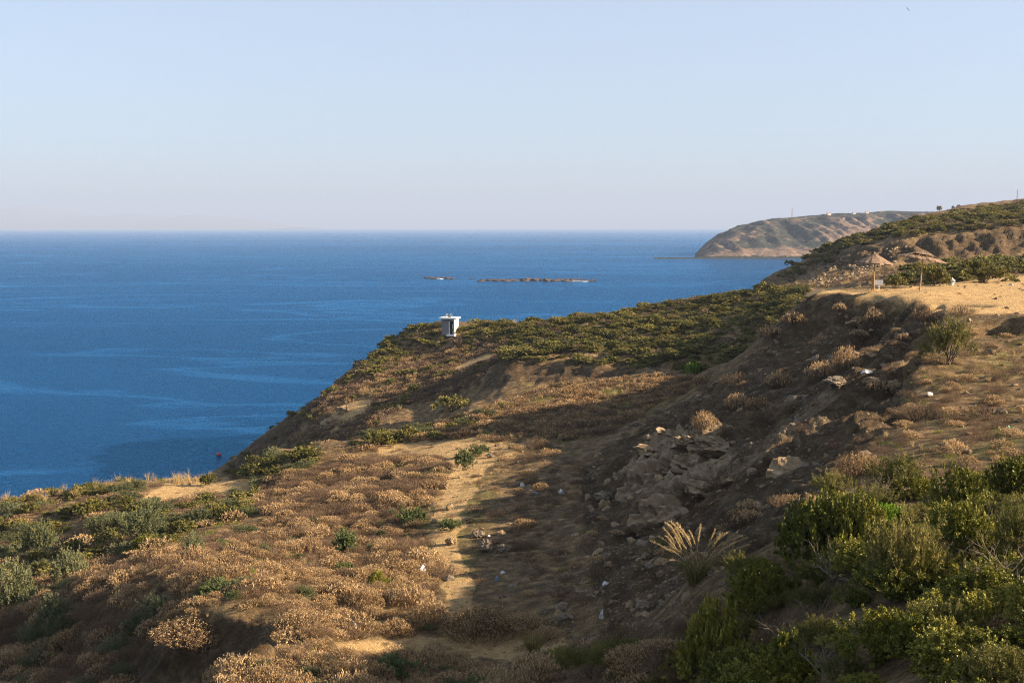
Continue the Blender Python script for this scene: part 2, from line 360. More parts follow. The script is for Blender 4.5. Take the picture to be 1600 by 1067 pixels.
def sharp(a, lo, hi):
    s = math_node(n, l, 'ADD', a, math_node(n, l, 'MULTIPLY', math_node(n, l, 'SUBTRACT', nf.outputs['Fac'], 0.5), 0.9))
    mr = n.new('ShaderNodeMapRange'); l.new(s, mr.inputs[0]); mr.inputs[1].default_value = lo; mr.inputs[2].default_value = hi; return mr.outputs[0]
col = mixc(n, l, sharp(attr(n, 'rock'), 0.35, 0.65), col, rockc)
outc = ramp(n, l, nm.outputs['Fac'], [(0.28, (0.10, 0.07, 0.04)), (0.46, (0.25, 0.185, 0.115)), (0.7, (0.42, 0.33, 0.22))]).outputs[0]
col = mixc(n, l, sharp(attr(n, 'pale'), 0.35, 0.75), col, outc)
col = mixc(n, l, sharp(attr(n, 'sand'), 0.35, 0.6), col, sandc)
speck = ramp(n, l, nff.outputs['Fac'], [(0.32, (0.38, 0.36, 0.34)), (0.46, (0.85, 0.84, 0.83)), (0.55, (1.05, 1.04, 1.03)), (0.68, (1.5, 1.45, 1.38))]).outputs[0]
col = mixc(n, l, 1.0, col, speck, 'MULTIPLY')
l.new(col, b.inputs['Base Color']); b.inputs['Roughness'].default_value = 0.95; b.inputs['Specular IOR Level'].default_value = 0.1
hh = math_node(n, l, 'ADD', math_node(n, l, 'MULTIPLY', nf.outputs['Fac'], 1.0), math_node(n, l, 'MULTIPLY', nff.outputs['Fac'], 0.35))
bump(n, l, hh, 1.0, 0.22, b)

nr, nc = X.shape
idx = np.arange(nr * nc).reshape(nr, nc)
Fq = np.stack([idx[:-1, :-1], idx[:-1, 1:], idx[1:, 1:], idx[1:, :-1]], -1).reshape(-1, 4)
# drop what lies deep under the sea
keep = (Z.ravel()[Fq] > -3.0).any(1); Fq = Fq[keep]
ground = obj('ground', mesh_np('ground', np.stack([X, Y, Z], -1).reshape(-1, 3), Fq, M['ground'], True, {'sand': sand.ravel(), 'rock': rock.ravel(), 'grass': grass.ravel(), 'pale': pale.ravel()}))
tag(ground, 'dry coastal hillside with a sandy path, bare banks and a plateau', kind='structure')

def ground_z(x, y):
    """height of the land surface at world x, y (arrays)."""
    x = np.atleast_1d(x).astype(float); y = np.atleast_1d(y).astype(float)
    t = np.clip(x / y, tt[0], tt[-1] - 1e-6); q = np.clip(y, yy[0], yy[-1] - 1e-6)
    j = np.clip(np.searchsorted(tt, t, 'right') - 1, 0, len(tt) - 2); i = np.clip(np.searchsorted(yy, q, 'right') - 1, 0, len(yy) - 2)
    a = (t - tt[j]) / (tt[j + 1] - tt[j]); c = (q - yy[i]) / (yy[i + 1] - yy[i])
    return (Z[i, j] * (1 - a) + Z[i, j + 1] * a) * (1 - c) + (Z[i + 1, j] * (1 - a) + Z[i + 1, j + 1] * a) * c
def spot(px, py):
    D = first_hit(px, py)
    if D is None: raise ValueError((px, py))
    a, b_ = ray(px, py); x = a * D
    return Vector((x, D, float(ground_z(x, D)[0])))

# ------------------------------------------------------------------ sea
m, n, l, b = newmat('sea_water'); M['sea'] = m
tc = n.new('ShaderNodeTexCoord'); pos = tc.outputs['Object']
def stretched(sx, sy, rz=0.0):
    mp = n.new('ShaderNodeMapping'); mp.inputs['Scale'].default_value = (sx, sy, 1); mp.inputs['Rotation'].default_value = (0, 0, rz); l.new(pos, mp.inputs['Vector']); return mp.outputs[0]
w1 = noise_node(n, l, 1.0, 3, 0.6, stretched(0.10, 0.22, 0.3)); w2 = noise_node(n, l, 1.0, 4, 0.65, stretched(0.55, 0.9, -0.2)); w3 = noise_node(n, l, 1.0, 2, 0.5, stretched(2.2, 3.0, 0.5))
sl = noise_node(n, l, 1.0, 4, 0.55, stretched(0.0035, 0.011, 0.35), 1.2)
slb = noise_node(n, l, 1.0, 3, 0.5, stretched(0.0004, 0.0028, 0.05), 0.4)
slick = ramp(n, l, sl.outputs['Fac'], [(0.47, (1, 1, 1)), (0.495, (0.62, 0.62, 0.62)), (0.505, (0.62, 0.62, 0.62)), (0.53, (1, 1, 1))]).outputs[0]
slick2 = ramp(n, l, slb.outputs['Fac'], [(0.35, (1, 1, 1)), (0.62, (0.72, 0.72, 0.72))]).outputs[0]
hgt = math_node(n, l, 'ADD', math_node(n, l, 'MULTIPLY', w1.outputs['Fac'], 1.6), math_node(n, l, 'ADD', math_node(n, l, 'MULTIPLY', w2.outputs['Fac'], 1.5), math_node(n, l, 'MULTIPLY', w3.outputs['Fac'], 0.12)))
bm_ = bump(n, l, hgt, 1.0, 1.5, b)
l.new(math_node(n, l, 'MULTIPLY', slick, slick2), bm_.inputs['Strength'])
dif = n.new('ShaderNodeBsdfDiffuse'); dif.inputs['Color'].default_value = (0.004, 0.026, 0.09, 1)
gls = n.new('ShaderNodeBsdfGlossy'); gls.inputs['Roughness'].default_value = 0.16; gls.inputs['Color'].default_value = (0.16, 0.60, 1.0, 1)
fr = n.new('ShaderNodeFresnel'); fr.inputs['IOR'].default_value = 1.33
for q in (dif, gls, fr): l.new(bm_.outputs[0], q.inputs['Normal'])
mxs = n.new('ShaderNodeMixShader')                                   # a ruffled sea never mirrors fully, even at a low angle
l.new(math_node(n, l, 'MINIMUM', math_node(n, l, 'MULTIPLY', fr.outputs[0], 1.75), 0.97), mxs.inputs[0])
l.new(dif.outputs[0], mxs.inputs[1]); l.new(gls.outputs[0], mxs.inputs[2]); l.new(mxs.outputs[0], n['Material Output'].inputs['Surface'])
S = 60000.0
sea = obj('sea', mesh_np('sea', [(-S, -2000, 0), (S, -2000, 0), (S, S, 0), (-S, S, 0)], [(0, 1, 2, 3)], M['sea']))
tag(sea, 'calm blue sea with pale slicks', kind='structure')
#=====PART2
# ------------------------------------------------------------------ far coast, islands, mountains, haze
def far_scrub_mat(name, green, tan, scale):
    m, n, l, b = newmat(name); tc = n.new('ShaderNodeTexCoord'); pos = tc.outputs['Object']
    a = noise_node(n, l, scale, 6, 0.7, pos); c = noise_node(n, l, scale * 0.22, 4, 0.6, pos); d = noise_node(n, l, scale * 4, 3, 0.6, pos)
    f = math_node(n, l, 'ADD', math_node(n, l, 'MULTIPLY', a.outputs['Fac'], 0.55), math_node(n, l, 'MULTIPLY', c.outputs['Fac'], 0.45))
    f = math_node(n, l, 'ADD', f, math_node(n, l, 'MULTIPLY', attr(n, 'bare'), 0.2))
    r = ramp(n, l, f, [(0.42, green), (0.56, tuple(k * 1.6 for k in green)), (0.60, tuple(k * 0.62 for k in tan)), (0.7, tan)])
    g = ramp(n, l, d.outputs['Fac'], [(0.3, (0.7, 0.7, 0.7)), (0.7, (1.2, 1.2, 1.2))])
    l.new(mixc(n, l, 1.0, r.outputs[0], g.outputs[0], 'MULTIPLY'), b.inputs['Base Color']); b.inputs['Roughness'].default_value = 1.0; b.inputs['Specular IOR Level'].default_value = 0.05
    bump(n, l, a.outputs['Fac'], 1.0, 3.0, b)
    return m
M['headland'] = far_scrub_mat('headland_scrub_and_soil', (0.028, 0.030, 0.023), (0.20, 0.14, 0.10), 0.06)
FY = HC * FPX / 48.5                                                # distance of the headland's shore
hx = np.linspace(120, 1500, 420); hy = np.concatenate([np.linspace(FY - 60, FY + 420, 190), np.linspace(FY + 430, FY + 1500, 50)])
HX, HY = np.meshgrid(hx, hy)
crest_px = np.array([1020, 1078, 1088, 1100, 1120, 1150, 1180, 1205, 1240, 1290, 1340, 1400, 1440, 1600, 1800])
crest_py = np.array([404, 404, 396, 383, 369, 356, 348, 344, 342, 338, 336, 333, 334, 330, 326])
CD = FY + 250
cx = (crest_px - 800) / FPX * CD; cz = HC + (357 - crest_py) / FPX * CD
ch = np.interp(HX * (CD / np.clip(HY, FY, CD)) - 0.45 * np.clip(HY - CD, 0, None), cx, cz)
shore = FY + 14 * fbm(HX / 60, HY * 0, 3, 5) - 6 + 30 * sstep(400, 900, HX)
u = (HY - shore) / (CD - shore)
prof = np.clip(u, 0, 1) ** 0.62
gull = 1 - np.abs(gnoise(HX / 34 + 0.35 * fbm(HX / 50, HY / 50, 2, 9), HY / 260, 12)) * 2
gul2 = 1 - np.abs(gnoise(HX / 13 + 0.5 * fbm(HX / 20, HY / 20, 2, 19), HY / 120, 22)) * 2
top = sstep(0.0, 0.25, u) * (1 - sstep(0.75, 1.05, u))
rel = np.clip(ch / 12, 0, 1); HZ = np.where(ch < 0, -3, ch * prof) + rel * (top * (8 * (gull - 0.55) + 4 * (gul2 - 0.55)) + sstep(0, .1, u) * 1.6 * fbm(HX / 16, HY / 16, 4, 44))
HZ = np.where(u > 1, np.where(ch < 6, -3, ch - (u - 1) * 3 + 3 * fbm(HX / 90, HY / 90, 3, 41)), HZ)
# the low wave-cut shelf in front of the cliff
shelf = (1 - sstep(0, 1, np.abs(HY - (FY - 4)) / 26)) * sstep(148, 172, HX)
HZ = np.maximum(np.where(u < 0, -2.5, HZ), shelf * (1.9 + 1.6 * fbm(HX / 9, HY / 9, 3, 66)) - 0.8)
bare = np.clip(top * (gull - 0.55) * 1.1 + 0.7 * (1 - sstep(0.02, 0.14, u)) + 0.8 * np.exp(-((HX - 480) / 60) ** 2) * sstep(.05, .3, u) * (1 - sstep(.5, .75, u)), -0.5, 1)
bare = np.where(HZ < 2.4, -0.6, bare)
hi = np.arange(HX.size).reshape(HX.shape)
HF = np.stack([hi[:-1, :-1], hi[:-1, 1:], hi[1:, 1:], hi[1:, :-1]], -1).reshape(-1, 4)
HF = HF[(HZ.ravel()[HF] > -0.6).any(1)]
headland = obj('headland', mesh_np('headland', np.stack([HX, HY, HZ], -1).reshape(-1, 3), HF, M['headland'], True, {'bare': bare.ravel()}))
tag(headland, 'scrubby headland with bare gullies jutting into the sea', kind='structure')
def headland_z(x, y):
    j = int(np.argmin(np.abs(hx - x))); i = int(np.argmin(np.abs(hy - y))); return float(HZ[i, j])

# faint mountains across the strait
M['mountain'] = plain_mat('distant_mountain', (0.16, 0.16, 0.15), 1.0, 0.1, 0.001)
MD = 19000.0
mp = [(-260, 345), (-120, 334), (-30, 327), (25, 330), (60, 325), (95, 329), (130, 339), (170, 342), (215, 337), (270, 343), (310, 338), (360, 341), (420, 349), (470, 357.5)]
ms = np.linspace(-260, 470, 240); mh = np.interp(ms, [p[0] for p in mp], [p[1] for p in mp]) + 1.2 * fbm(ms / 14, ms * 0, 4, 3)
my = np.linspace(0, 1, 26); MX, MYY = np.meshgrid(ms, my)
mh2 = HC + (357 - mh) / FPX * MD
MZ = np.clip(np.tile(mh2, (26, 1)), 0, None) * np.sin(np.pi * np.clip(MYY, 0, 1)) ** 0.8 * (1 + 0.12 * fbm(MX / 18, MYY * 5, 4, 8)) - 2
mi = np.arange(MX.size).reshape(MX.shape)
mount = obj('mountains', mesh_np('mountains', np.stack([(MX - 800) / FPX * MD, MD - 2500 + MYY * 5000, MZ], -1).reshape(-1, 3), np.stack([mi[:-1, :-1], mi[:-1, 1:], mi[1:, 1:], mi[1:, :-1]], -1).reshape(-1, 4), M['mountain'], True))
tag(mount, 'faint mountain range fading into haze on the horizon', kind='structure')

# haze: even, pale air round the whole place
mb = MB(); mb.box((0, 13500, 198), (56000, 33000, 404))
me = mb.mesh('haze'); hz = obj('haze', me); tag(hz, 'pale sea haze in the air', kind='stuff')
m = bpy.data.materials.new('haze'); m.use_nodes = True; nt = m.node_tree; nt.nodes.clear()
out = nt.nodes.new('ShaderNodeOutputMaterial'); vv = nt.nodes.new('ShaderNodeVolumePrincipled')
vv.inputs['Density'].default_value = 1.25e-4; vv.inputs['Color'].default_value = (0.36, 0.45, 0.64, 1)
nt.links.new(vv.outputs[0], out.inputs['Volume']); me.materials.append(m)

# ------------------------------------------------------------------ rocks
def rock_mesh(name, mat, seed, flat=1.0, rough=0.6, sub=3, angular=True):
    import bmesh
    bm = bmesh.new(); bmesh.ops.create_icosphere(bm, subdivisions=sub, radius=1.0)
    rs = random.Random(seed); off = Vector((rs.uniform(-50, 50), rs.uniform(-50, 50), rs.uniform(-50, 50)))
    planes = []
    for _ in range(9):
        d = Vector((rs.gauss(0, 1), rs.gauss(0, 1), rs.gauss(0, 0.8))).normalized(); planes.append((d, rs.uniform(0.55, 0.9)))
    for v in bm.verts:
        p = v.co.copy()
        if angular:
            for d, h in planes:
                k = p.dot(d)
                if k > h: p -= d * (k - h) * 0.93
        p *= 1 + rough * 0.5 * mnoise.fractal(v.co * 1.6 + off, 0.8, 2.0, 4)
        p.z *= flat; v.co = p
    me = bpy.data.meshes.new(name); bm.to_mesh(me); bm.free(); me.materials.append(mat); return me
def rock_material(name, c1, c2, c3):
    m, n, l, b = newmat(name); tc = n.new('ShaderNodeTexCoord'); pos = tc.outputs['Object']
    a = noise_node(n, l, 1.6, 6, 0.65, pos); c = noise_node(n, l, 9, 4, 0.6, pos)
    r = ramp(n, l, a.outputs['Fac'], [(0.3, c1), (0.52, c2), (0.72, c3)])
    g = ramp(n, l, c.outputs['Fac'], [(0.3, (0.75, 0.75, 0.75)), (0.7, (1.15, 1.15, 1.15))])
    l.new(mixc(n, l, 1.0, r.outputs[0], g.outputs[0], 'MULTIPLY'), b.inputs['Base Color']); b.inputs['Roughness'].default_value = 0.9; b.inputs['Specular IOR Level'].default_value = 0.15
    bump(n, l, a.outputs['Fac'], 0.7, 0.15, b); return m
M['stone'] = rock_material('tan_sandstone', (0.13, 0.088, 0.048), (0.23, 0.162, 0.092), (0.36, 0.27, 0.165))
M['greystone'] = rock_material('grey_sandstone', (0.09, 0.07, 0.047), (0.16, 0.127, 0.09), (0.26, 0.21, 0.15))
M['outcrop'] = rock_material('pale_outcrop_rock', (0.11, 0.077, 0.045), (0.25, 0.185, 0.115), (0.42, 0.33, 0.22))
M['reef'] = rock_material('wet_dark_rock', (0.030, 0.022, 0.020), (0.06, 0.042, 0.036), (0.10, 0.075, 0.06))
M['foam'] = plain_mat('sea_foam', (0.8, 0.83, 0.86), 0.8, 0.05, 2)
ROCKS = [rock_mesh('stone', M['stone'], i, 0.8, 0.7, 4) for i in range(5)]
GROCKS = [rock_mesh('grey_stone', M['greystone'], 20 + i, 0.8, 0.75, 4) for i in range(4)]
OUTROCKS = [rock_mesh('outcrop_rock', M['outcrop'], 60 + i, 0.75, 0.9, 4) for i in range(5)]
REEFS = [rock_mesh('reef_rock', M['reef'], 40 + i, 0.55, 0.7) for i in range(4)]

def place_rock(name, me, px, py, wpx, hpx, label, cat='rock', group=None, rz=None, sink=0.3, dpx=None, tilt=0.0, parent=None):
    p = spot(px, py); k = p.y / FPX
    o = bpy.data.objects.new(name, me); COL.objects.link(o)
    sx = wpx * k / 2 * 1.15; sz = hpx * k / 2 * 1.3
    o.scale = (sx, (dpx or wpx) * k / 2, sz); o.rotation_euler = (0, tilt, random.uniform(0, 6.28) if rz is None else rz)
    o.location = (p.x, p.y, p.z + sz * (1 - sink) * 0.7)
    if label: tag(o, label, cat, group)
    return o

# two groups of reef rocks out at sea: each reef is one thing with its rocks as parts
def reef(px0, px1, py, n, label, hpx, seed):
    D = HC * FPX / (py - 357); k = D / FPX; rs = random.Random(seed)
    e = empty('reef', ((px0 + px1) / 2 * k - 800 * k, D, 0)); tag(e, label, 'reef', 'reefs out at sea')
    for i in range(n):
        t = (i + rs.uniform(0.1, 0.9)) / n; px = px0 + (px1 - px0) * t
        o = obj('rock', rs.choice(REEFS), e, ((px - (px0 + px1) / 2) * k, rs.uniform(-9, 9), 0.1))
        s = rs.uniform(0.6, 1.5); envl = 0.5 + 0.5 * math.sin(math.pi * t)
        o.scale = ((px1 - px0) / n * k * rs.uniform(0.7, 1.3), rs.uniform(2, 5), hpx * k * s * envl * 1.2); o.rotation_euler = (0, 0, rs.uniform(-0.4, 0.4))
    if n < 5: return
    f = MB()
    for i in range(max(1, n // 9)):
        cxx = rs.uniform(-0.45, 0.45) * (px1 - px0) * k; a = rs.uniform(2, 5); yy0 = -10 - rs.uniform(0, 2)
        ring = [(cxx + a * math.cos(q * math.pi / 5) * rs.uniform(0.7, 1.2), yy0 + 1.6 * math.sin(q * math.pi / 5) * rs.uniform(0.6, 1.2), 0.06) for q in range(10)]
        f.add(ring + [(p[0], p[1], 0.25) for p in ring], [tuple(range(10, 20))] + [(q, (q + 1) % 10, 10 + (q + 1) % 10, 10 + q) for q in range(10)])
    fo = obj('foam', f.mesh('foam', M['foam']), e); fo['kind'] = 'stuff'
reef(745, 932, 440.5, 26, 'long dark rocky reef breaking the sea beyond the white hut', 5, 2)
reef(664, 714, 436.5, 8, 'short dark reef at the left end of the line of sea rocks', 2.4, 5)
reef(731, 737, 437, 2, 'tiny dark rock between the two reefs', 1.2, 6)
# ------------------------------------------------------------------ vegetation
M['lentisk'] = leaf_mat('lentisk_leaves', [(0.0, (0.018, 0.028, 0.006)), (0.28, (0.08, 0.09, 0.014)), (0.58, (0.20, 0.19, 0.03)), (0.95, (0.44, 0.37, 0.085))], 0.15, 0.55, 0.18)
M['lime'] = leaf_mat('lime_leaves', [(0.0, (0.06, 0.12, 0.012)), (0.6, (0.16, 0.26, 0.02)), (1.0, (0.30, 0.38, 0.05))], 0.35, 0.5, 0.3)
M['maquis'] = leaf_mat('maquis_leaves', [(0.0, (0.032, 0.036, 0.012)), (0.35, (0.11, 0.108, 0.028)), (0.7, (0.22, 0.19, 0.055)), (1.0, (0.34, 0.26, 0.11))], 0.22, 0.65, 0.15)
M['olive'] = leaf_mat('grey_green_leaves', [(0.0, (0.05, 0.058, 0.028)), (0.5, (0.13, 0.14, 0.068)), (1.0, (0.25, 0.24, 0.13))], 0.3, 0.8, 0.1)
M['seagreen'] = leaf_mat('blue_green_leaves', [(0.0, (0.05, 0.065, 0.025)), (0.5, (0.12, 0.145, 0.055)), (1.0, (0.24, 0.25, 0.10))], 0.25, 0.7, 0.15)
M['heath'] = leaf_mat('dry_seed_heads', [(0.0, (0.045, 0.028, 0.018)), (0.33, (0.125, 0.080, 0.045)), (0.58, (0.32, 0.212, 0.11)), (1.0, (0.58, 0.425, 0.24))], 0.3, 0.9, 0.05, 0.22)
M['brown'] = leaf_mat('dry_brown_twigs', [(0.0, (0.045, 0.027, 0.019)), (0.5, (0.155, 0.105, 0.068)), (1.0, (0.34, 0.245, 0.155))], 0.15, 0.95, 0.05)
M['straw'] = leaf_mat('straw_blades', [(0.0, (0.20, 0.14, 0.06)), (0.5, (0.38, 0.28, 0.13)), (1.0, (0.56, 0.44, 0.25))], 0.35, 0.8, 0.1)
M['rush'] = leaf_mat('rush_blades', [(0.0, (0.06, 0.06, 0.018)), (0.5, (0.14, 0.125, 0.035)), (1.0, (0.28, 0.22, 0.08))], 0.25, 0.7, 0.1)
M['turf'] = leaf_mat('short_green_grass', [(0.0, (0.07, 0.09, 0.015)), (0.5, (0.15, 0.17, 0.03)), (1.0, (0.27, 0.24, 0.07))], 0.3, 0.8, 0.1)
M['twig'] = plain_mat('grey_twig_bark', (0.19, 0.155, 0.115), 0.9, 0.35, 14)
M['stem'] = plain_mat('dark_stem_bark', (0.075, 0.055, 0.038), 0.95, 0.3, 12)
def unit(v): return v / np.maximum(np.linalg.norm(v, axis=-1, keepdims=True), 1e-9)
def leaves(c, d, L, Wd, rs, flat=None):
    """diamond leaves: base c, direction d, length L, width Wd."""
    n_ = len(c); r = rs.normal(size=(n_, 3))
    if flat is not None: r = r * (1 - flat) + np.array([0, 0, 1.0]) * flat * 1.5
    d = unit(d); s = unit(np.cross(d, r)); L = np.broadcast_to(L, n_)[:, None]; Wd = np.broadcast_to(Wd, n_)[:, None]
    V = np.stack([c, c + d * L * 0.5 + s * Wd * 0.5, c + d * L, c + d * L * 0.5 - s * Wd * 0.5], 1).reshape(-1, 3)
    return V, np.arange(n_ * 4).reshape(-1, 4)
def strips(p0, p1, w0, w1, rs):
    """thin flat stems."""
    d = unit(p1 - p0); s = unit(np.cross(d, rs.normal(size=p0.shape)))
    V = np.stack([p0 - s * w0 / 2, p0 + s * w0 / 2, p1 + s * w1 / 2, p1 - s * w1 / 2], 1).reshape(-1, 3)
    return V, np.arange(len(p0) * 4).reshape(-1, 4)
def join(parts):
    V = []; F = []; t = []; b0 = 0
    for v, f, ti in parts:
        V.append(v); F.append(f + b0); b0 += len(v); t.append(np.repeat(ti, 4))
    return np.concatenate(V), np.concatenate(F), np.concatenate(t)
def dome(n_, rs, low=-0.1):
    z = rs.uniform(low, 1, n_); a = rs.uniform(0, 2 * np.pi, n_); r = np.sqrt(np.clip(1 - z * z, 0, 1))
    return np.stack([r * np.cos(a), r * np.sin(a), z], 1)
def stem_mesh(name, mat, seed, n_=7, H=0.75, Rr=0.6, thick=0.022, sub=3):
    rs = random.Random(seed); mb = MB()
    for i in range(n_):
        a = rs.uniform(0, 6.28); e = rs.uniform(0.35, 1.0); p = Vector((rs.uniform(-.08, .08), rs.uniform(-.08, .08), -0.08)); pts = [p]
        for k in range(4):
            p = p + Vector((math.cos(a) * Rr * (1 - e * 0.6) / 4, math.sin(a) * Rr * (1 - e * 0.6) / 4, H * (0.5 + e * 0.5) / 4)) + Vector((rs.gauss(0, .03), rs.gauss(0, .03), rs.gauss(0, .015))); pts.append(p)
        mb.path(pts, thick, thick * 0.4, 4)
        for k in range(sub):
            q = pts[rs.randint(1, 4)]; mb.tube(q, q + Vector((rs.gauss(0, .16), rs.gauss(0, .16), rs.uniform(.08, .25))), thick * .45, thick * .15, 3)
    return mb.mesh(name, mat)
def shrub_leaves(name, mat, seed, lobes=9, sprigs=110, per=48, L=0.03, Wd=0.016, H=0.8, sprL=0.16, up=0.35, spread=0.5, rough=0.3):
    rs = np.random.default_rng(seed)
    lc = dome(lobes, rs, 0.0) * np.array([0.62, 0.62, 0.52 * H]) * rs.uniform(0.6, 1.0, (lobes, 1)) + np.array([0, 0, 0.22 * H])
    lr = rs.uniform(0.26, 0.44, lobes)
    k = rs.integers(0, lobes, sprigs); dr = dome(sprigs, rs, -0.35)
    base = lc[k] + dr * lr[k][:, None] * rs.uniform(0.62, 1.05, (sprigs, 1)) * np.array([1, 1, 0.95 * H + 0.1])
    base[:, 2] = np.abs(base[:, 2])
    ax = unit(dr + np.array([0, 0, up]) + rs.normal(0, 0.25, (sprigs, 3)))
    t = rs.uniform(0, 1, (sprigs, per)); sl = sprL * rs.uniform(0.6, 1.4, sprigs)
    c = base[:, None] + ax[:, None] * (t * sl[:, None])[..., None] + rs.normal(0, 0.011, (sprigs, per, 3))
    d = unit(ax[:, None] * rs.uniform(0.2, 1.0, (sprigs, per, 1)) + rs.normal(0, spread, (sprigs, per, 3)))
    c = c.reshape(-1, 3); d = d.reshape(-1, 3)
    V, F = leaves(c, d, L * rs.uniform(0.7, 1.3, len(c)), Wd * rs.uniform(0.7, 1.3, len(c)), rs)
    ti = np.clip(np.repeat(rs.beta(2, 2.4, sprigs), per) * 0.6 + rs.uniform(0, 0.4, len(c)), 0, 1)
    return mesh_np(name, V, F, mat, attrs={'tint': np.repeat(ti, 4)})
def heath_plant(name, mat, seed, stems=240, H=0.85, heads=4, headL=0.11, headW=0.032, leafn=4, lean=0.0, w0=0.010, spread=0.95, headtint=(0.5, 1.0)):
    rs = np.random.default_rng(seed)
    a = rs.uniform(0, 2 * np.pi, stems); q = np.sqrt(rs.uniform(0, 1, stems))
    b0 = np.stack([0.68 * q * np.cos(a), 0.68 * q * np.sin(a), np.full(stems, -0.05)], 1)
    hh = H * (1 - 0.62 * q ** 2.2) * rs.uniform(0.7, 1.1, stems)
    tip = np.stack([spread * q * np.cos(a) + rs.normal(0, .06, stems) + lean, spread * q * np.sin(a) + rs.normal(0, .06, stems), hh], 1)
    mid = (b0 + tip) / 2 + np.stack([0.1 * q * np.cos(a), 0.1 * q * np.sin(a), np.full(stems, 0.04)], 1)
    parts = []
    v, f = strips(b0, mid, w0, w0 * 0.8, rs); parts.append((v, f, rs.uniform(0.0, 0.35, stems)))
    v, f = strips(mid, tip, w0 * 0.8, w0 * 0.5, rs); parts.append((v, f, rs.uniform(0.1, 0.45, stems)))
    dd = unit(tip - mid)
    if leafn:
        t = rs.uniform(0, 1, (stems, leafn, 1)); c = (mid[:, None] * (1 - t) + tip[:, None] * t).reshape(-1, 3)
        d = (dd[:, None] * 0.7 + rs.normal(0, 0.6, (stems, leafn, 3))).reshape(-1, 3)
        v, f = leaves(c, d, headL * 0.9, headW * 0.5, rs); parts.append((v, f, rs.uniform(0.05, 0.5, len(c))))
    if heads:
        t = rs.uniform(-0.12, 0.0, (stems, heads, 1)) * 1.2; c = (tip[:, None] + dd[:, None] * t + rs.normal(0, 0.018, (stems, heads, 3))).reshape(-1, 3)
        d = (dd[:, None] + rs.normal(0, 0.45, (stems, heads, 3))).reshape(-1, 3)
        v, f = leaves(c, d, headL * rs.uniform(0.7, 1.3, len(c)), headW * rs.uniform(0.7, 1.3, len(c)), rs)
        st = rs.uniform(headtint[0], headtint[1], stems); parts.append((v, f, np.clip(np.repeat(st, heads) + rs.normal(0, 0.1, len(c)), 0, 1)))
    V, F, ti = join(parts); return mesh_np(name, V, F, mat, attrs={'tint': ti})
def tuft(name, mat, seed, blades=70, H=0.8, Wd=0.014, arch=0.5, base=0.12):
    rs = np.random.default_rng(seed); a = rs.uniform(0, 2 * np.pi, blades); s = rs.uniform(0.1, 1, blades) ** 0.7
    o = np.stack([np.cos(a), np.sin(a), a * 0], 1); h = H * rs.uniform(0.55, 1.05, blades)
    p0 = o * base * rs.uniform(0, 1, (blades, 1)); p0[:, 2] = -0.03
    p1 = p0 + o * (arch * 0.4 * s * h)[:, None] + np.array([0, 0, 1]) * (h * 0.62)[:, None]
    p2 = p1 + o * (arch * 0.75 * s * h)[:, None] + np.array([0, 0, 1]) * (h * (0.42 - 0.35 * s * arch))[:, None]
    ti = rs.uniform(0, 1, blades); v1 = strips(p0, p1, Wd, Wd * .8, rs); v2 = strips(p1, p2, Wd * .8, Wd * .15, rs)
    V, F, t = join([(*v1, ti * 0.8), (*v2, ti)]); return mesh_np(name, V, F, mat, attrs={'tint': t})

FOL = {}
FOL['lentisk'] = [shrub_leaves('lentisk_foliage', M['lentisk'], 100 + i, 11, 250, 42, 0.058, 0.034) for i in range(4)]
FOL['lime'] = [shrub_leaves('lime_foliage', M['lime'], 110 + i, 8, 150, 34, 0.075, 0.05) for i in range(2)]
FOL['fine'] = [shrub_leaves('fine_foliage', M['maquis'], 120 + i, 10, 260, 50, 0.05, 0.016, sprL=0.2, up=0.6, spread=0.4) for i in range(3)]
FOL['seagreen'] = [shrub_leaves('blue_green_foliage', M['seagreen'], 130 + i, 8, 170, 34, 0.085, 0.035, H=0.75, sprL=0.2, up=0.6, spread=0.5) for i in range(3)]
FOL['olive'] = [shrub_leaves('grey_green_foliage', M['olive'], 140 + i, 8, 200, 32, 0.09, 0.026, H=0.85, sprL=0.28, up=0.8, spread=0.32) for i in range(3)]
FOL['maquis_mid'] = [shrub_leaves('maquis_foliage', M['maquis'], 150 + i, 9, 130, 28, 0.095, 0.058, H=0.8) for i in range(4)]
FOL['maquis_far'] = [shrub_leaves('maquis_foliage_far', M['maquis'], 160 + i, 7, 80, 18, 0.16, 0.10, H=0.8) for i in range(4)]
FOL['heath'] = [heath_plant('heath_growth', M['heath'], 200 + i, 230) for i in range(4)]
FOL['heath_big'] = [heath_plant('large_heath_growth', M['heath'], 205 + i, 700, 0.85, 4, 0.055, 0.024, 5, w0=0.006) for i in range(2)]
FOL['heath_low'] = [heath_plant('heath_growth_low', M['heath'], 210 + i, 150, 0.65, 4, 0.13, 0.042, 4) for i in range(3)]
FOL['heath_far'] = [heath_plant('heath_growth_far', M['heath'], 220 + i, 80, 0.6, 4, 0.12, 0.07, 3, w0=0.02, headtint=(0.35, 0.85)) for i in range(3)]
FOL['brown'] = [heath_plant('brown_twiggy_growth', M['brown'], 230 + i, 230, 0.6, 2, 0.06, 0.018, 7, spread=1.0, headtint=(0.3, 0.9)) for i in range(4)]
FOL['brown_far'] = [heath_plant('brown_twiggy_growth_far', M['brown'], 240 + i, 70, 0.5, 3, 0.13, 0.06, 4, w0=0.02, spread=1.0, headtint=(0.2, 0.9)) for i in range(3)]
FOL['straw'] = [tuft('straw_tuft', M['straw'], 250 + i, 60, 0.7, 0.012) for i in range(3)]
FOL['rush'] = [tuft('rush_tuft', M['rush'], 260 + i, 320, 1.0, 0.012, 0.55, 0.2) for i in range(2)]
FOL['turf'] = [tuft('turf_tuft', M['turf'], 270 + i, 46, 0.35, 0.02, 0.9, 0.35) for i in range(3)]
